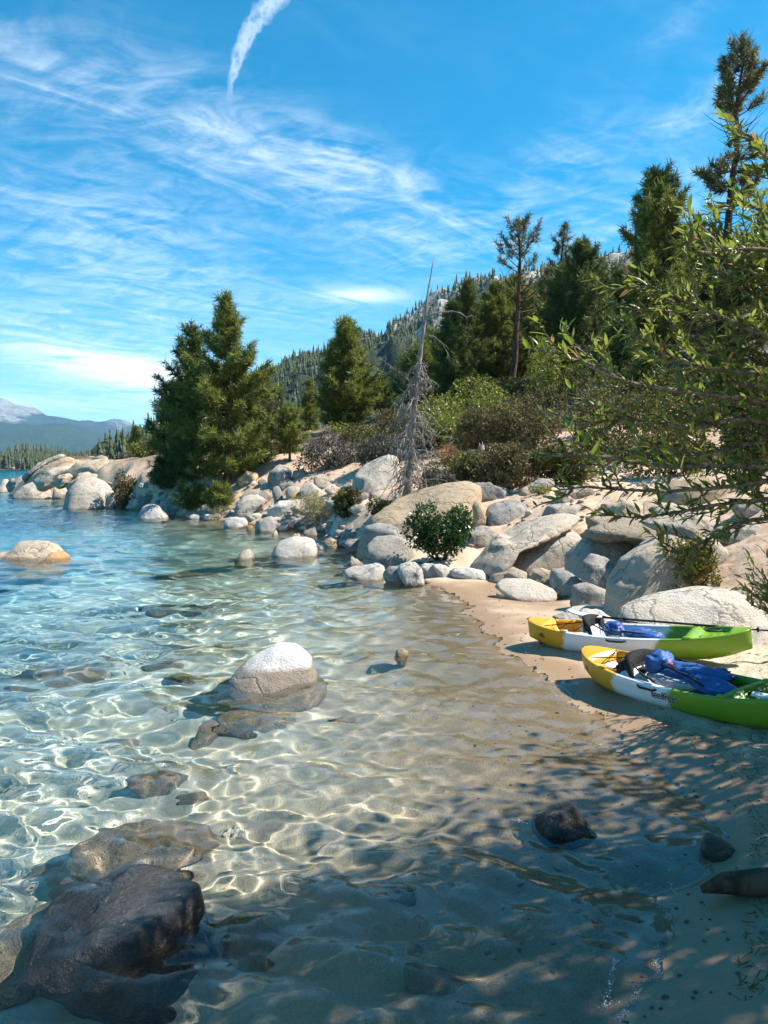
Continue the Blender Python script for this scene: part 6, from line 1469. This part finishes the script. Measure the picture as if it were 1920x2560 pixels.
for r_ in range(700):                       # the thin broken thread of froth along the run-up
    z_ = np.nonzero((dl[r_, :-1] > .002) & (dl[r_, 1:] <= .002))[0]
    if len(z_): edge.append((xg[z_[-1]], ys_[r_]))
edge = np.array(edge); pick = edge[rg.integers(0, len(edge), 2600)] + np.stack([rg.normal(-.012, .014, 2600), rg.normal(0, .006, 2600)], 1)
pick = pick[vnoise(np.stack([pick[:, 0] * 1.1, pick[:, 1] * 1.1, pick[:, 0] * 0 + 3.3], 1), 77) > .0]
zp = np.maximum(wave_h(pick[:, 0], pick[:, 1]), ground_h(pick[:, 0], pick[:, 1])) + .001
for (x_, y_), z_ in zip(pick, zp):
    s = rg.uniform(.001, .003); V.append(n1 * np.array([s, s, s * .5]) + np.array([x_, y_, z_])); F_.append(F1 + k); k += len(n1)
tag(link('foam', raw_mesh('foam', np.concatenate(V), [np.concatenate(F_)], [M_FOAMW])), kind='stuff')
M_RED = plain('red_hull_plastic', (.60, .03, .02), .4); M_CANV = plain('white_canvas', (.78, .78, .76), .8)
Y = 905.
def far(px): return np.array([(px - 960) / FPX * Y, Y, max(float(ground_h(np.array([(px - 960) / FPX * Y]), np.array([Y]))[0]), .2)])
p = far(31); o = empty('beach_canopy', p, 'tiny white canopy on the beach across the bay', 'canopy'); g = MB(); g.box((0, 0, 3.1), (5.5, 4, .5)); g.build('canvas_roof', M_CANV, o)
for sx in (-2.4, 2.4):
    for sy in (-1.7, 1.7): g = MB(); g.tube(np.array([(sx, sy, 0), (sx, sy, 2.9)]), .09, 6); g.build('post', M_CANV, o)
for k, px in enumerate((40, 44, 47.5)):
    p = far(px); o = empty('beached_kayak', p, 'tiny red kayak drawn up on the beach across the bay', 'kayak', 'red kayaks across the bay'); g = MB(); g.tube(np.array([(-1.9, 0, .75), (-1.2, 0, .4), (0, 0, .35), (1.2, 0, .4), (1.9, 0, .75)]) + np.array([0, 0, .2]), [.08, .4, .5, .4, .08], 10); g.build('hull', M_RED, o)

# ------------------------------------------------------------------ litter: needles and twigs, grit and pebbles strewn on the sand
M_LIT = plain('dry_needles', (.16, .085, .04), .9, .1, .5, 3.)
rg = np.random.default_rng(71); V = []; Q = []; k = 0
while k < 5200:
    px, py = rg.uniform(1180, 1980), rg.uniform(1480, 2500)
    h = P(px, 1170, rg.uniform(3.2, 14.)); z = float(ground_h(h[0], h[1]))
    if z < .08 or z > 1.5 or h[0] < .3: continue
    a = rg.uniform(0, 6.28); L = rg.uniform(.02, .09); w = rg.uniform(.0012, .003); d = np.array([math.cos(a), math.sin(a), rg.uniform(-.1, .2)]); n_ = np.array([-d[1], d[0], 0]); c = np.array([h[0], h[1], z + .004])
    V += [c - d * L / 2 - n_ * w, c + d * L / 2 - n_ * w, c + d * L / 2 + n_ * w, c - d * L / 2 + n_ * w]; Q.append((4 * k, 4 * k + 1, 4 * k + 2, 4 * k + 3)); k += 1
tag(link('needle_litter', raw_mesh('needle_litter', np.array(V), [np.array(Q)], [M_LIT], False)), kind='stuff')
n2, F2 = ico(1)
for nm, mt, cnt, lo_, hi_, rng_ in (('pebbles', M_GREY, 900, .006, .022, (3.2, 15.)), ('gravel', M_TAN, 1100, .03, .11, (18., 48.))):
    V = []; F_ = []; k = 0; c_ = 0
    while c_ < cnt:
        h = P(rg.uniform(250 if nm == 'gravel' else 1150, 1950), 1170, rg.uniform(*rng_)); z = float(ground_h(h[0], h[1]))
        if z < (.03 if nm == 'gravel' else -.25) or z > 3.2 or (nm == 'pebbles' and h[0] < .2): continue
        s = rg.uniform(lo_, hi_) * rg.uniform(.5, 1.); V.append(n2 * np.array([s, s * rg.uniform(.6, 1), s * rg.uniform(.4, .8)]) * (1 + .18 * rg.normal(size=(len(n2), 1))) + np.array([h[0], h[1], z + s * .15])); F_.append(F2 + k); k += len(n2); c_ += 1
    o = tag(link(nm, raw_mesh(nm, np.concatenate(V), [np.concatenate(F_)], [mt], False)), kind='stuff'); o.cycles.is_caustics_receiver = True
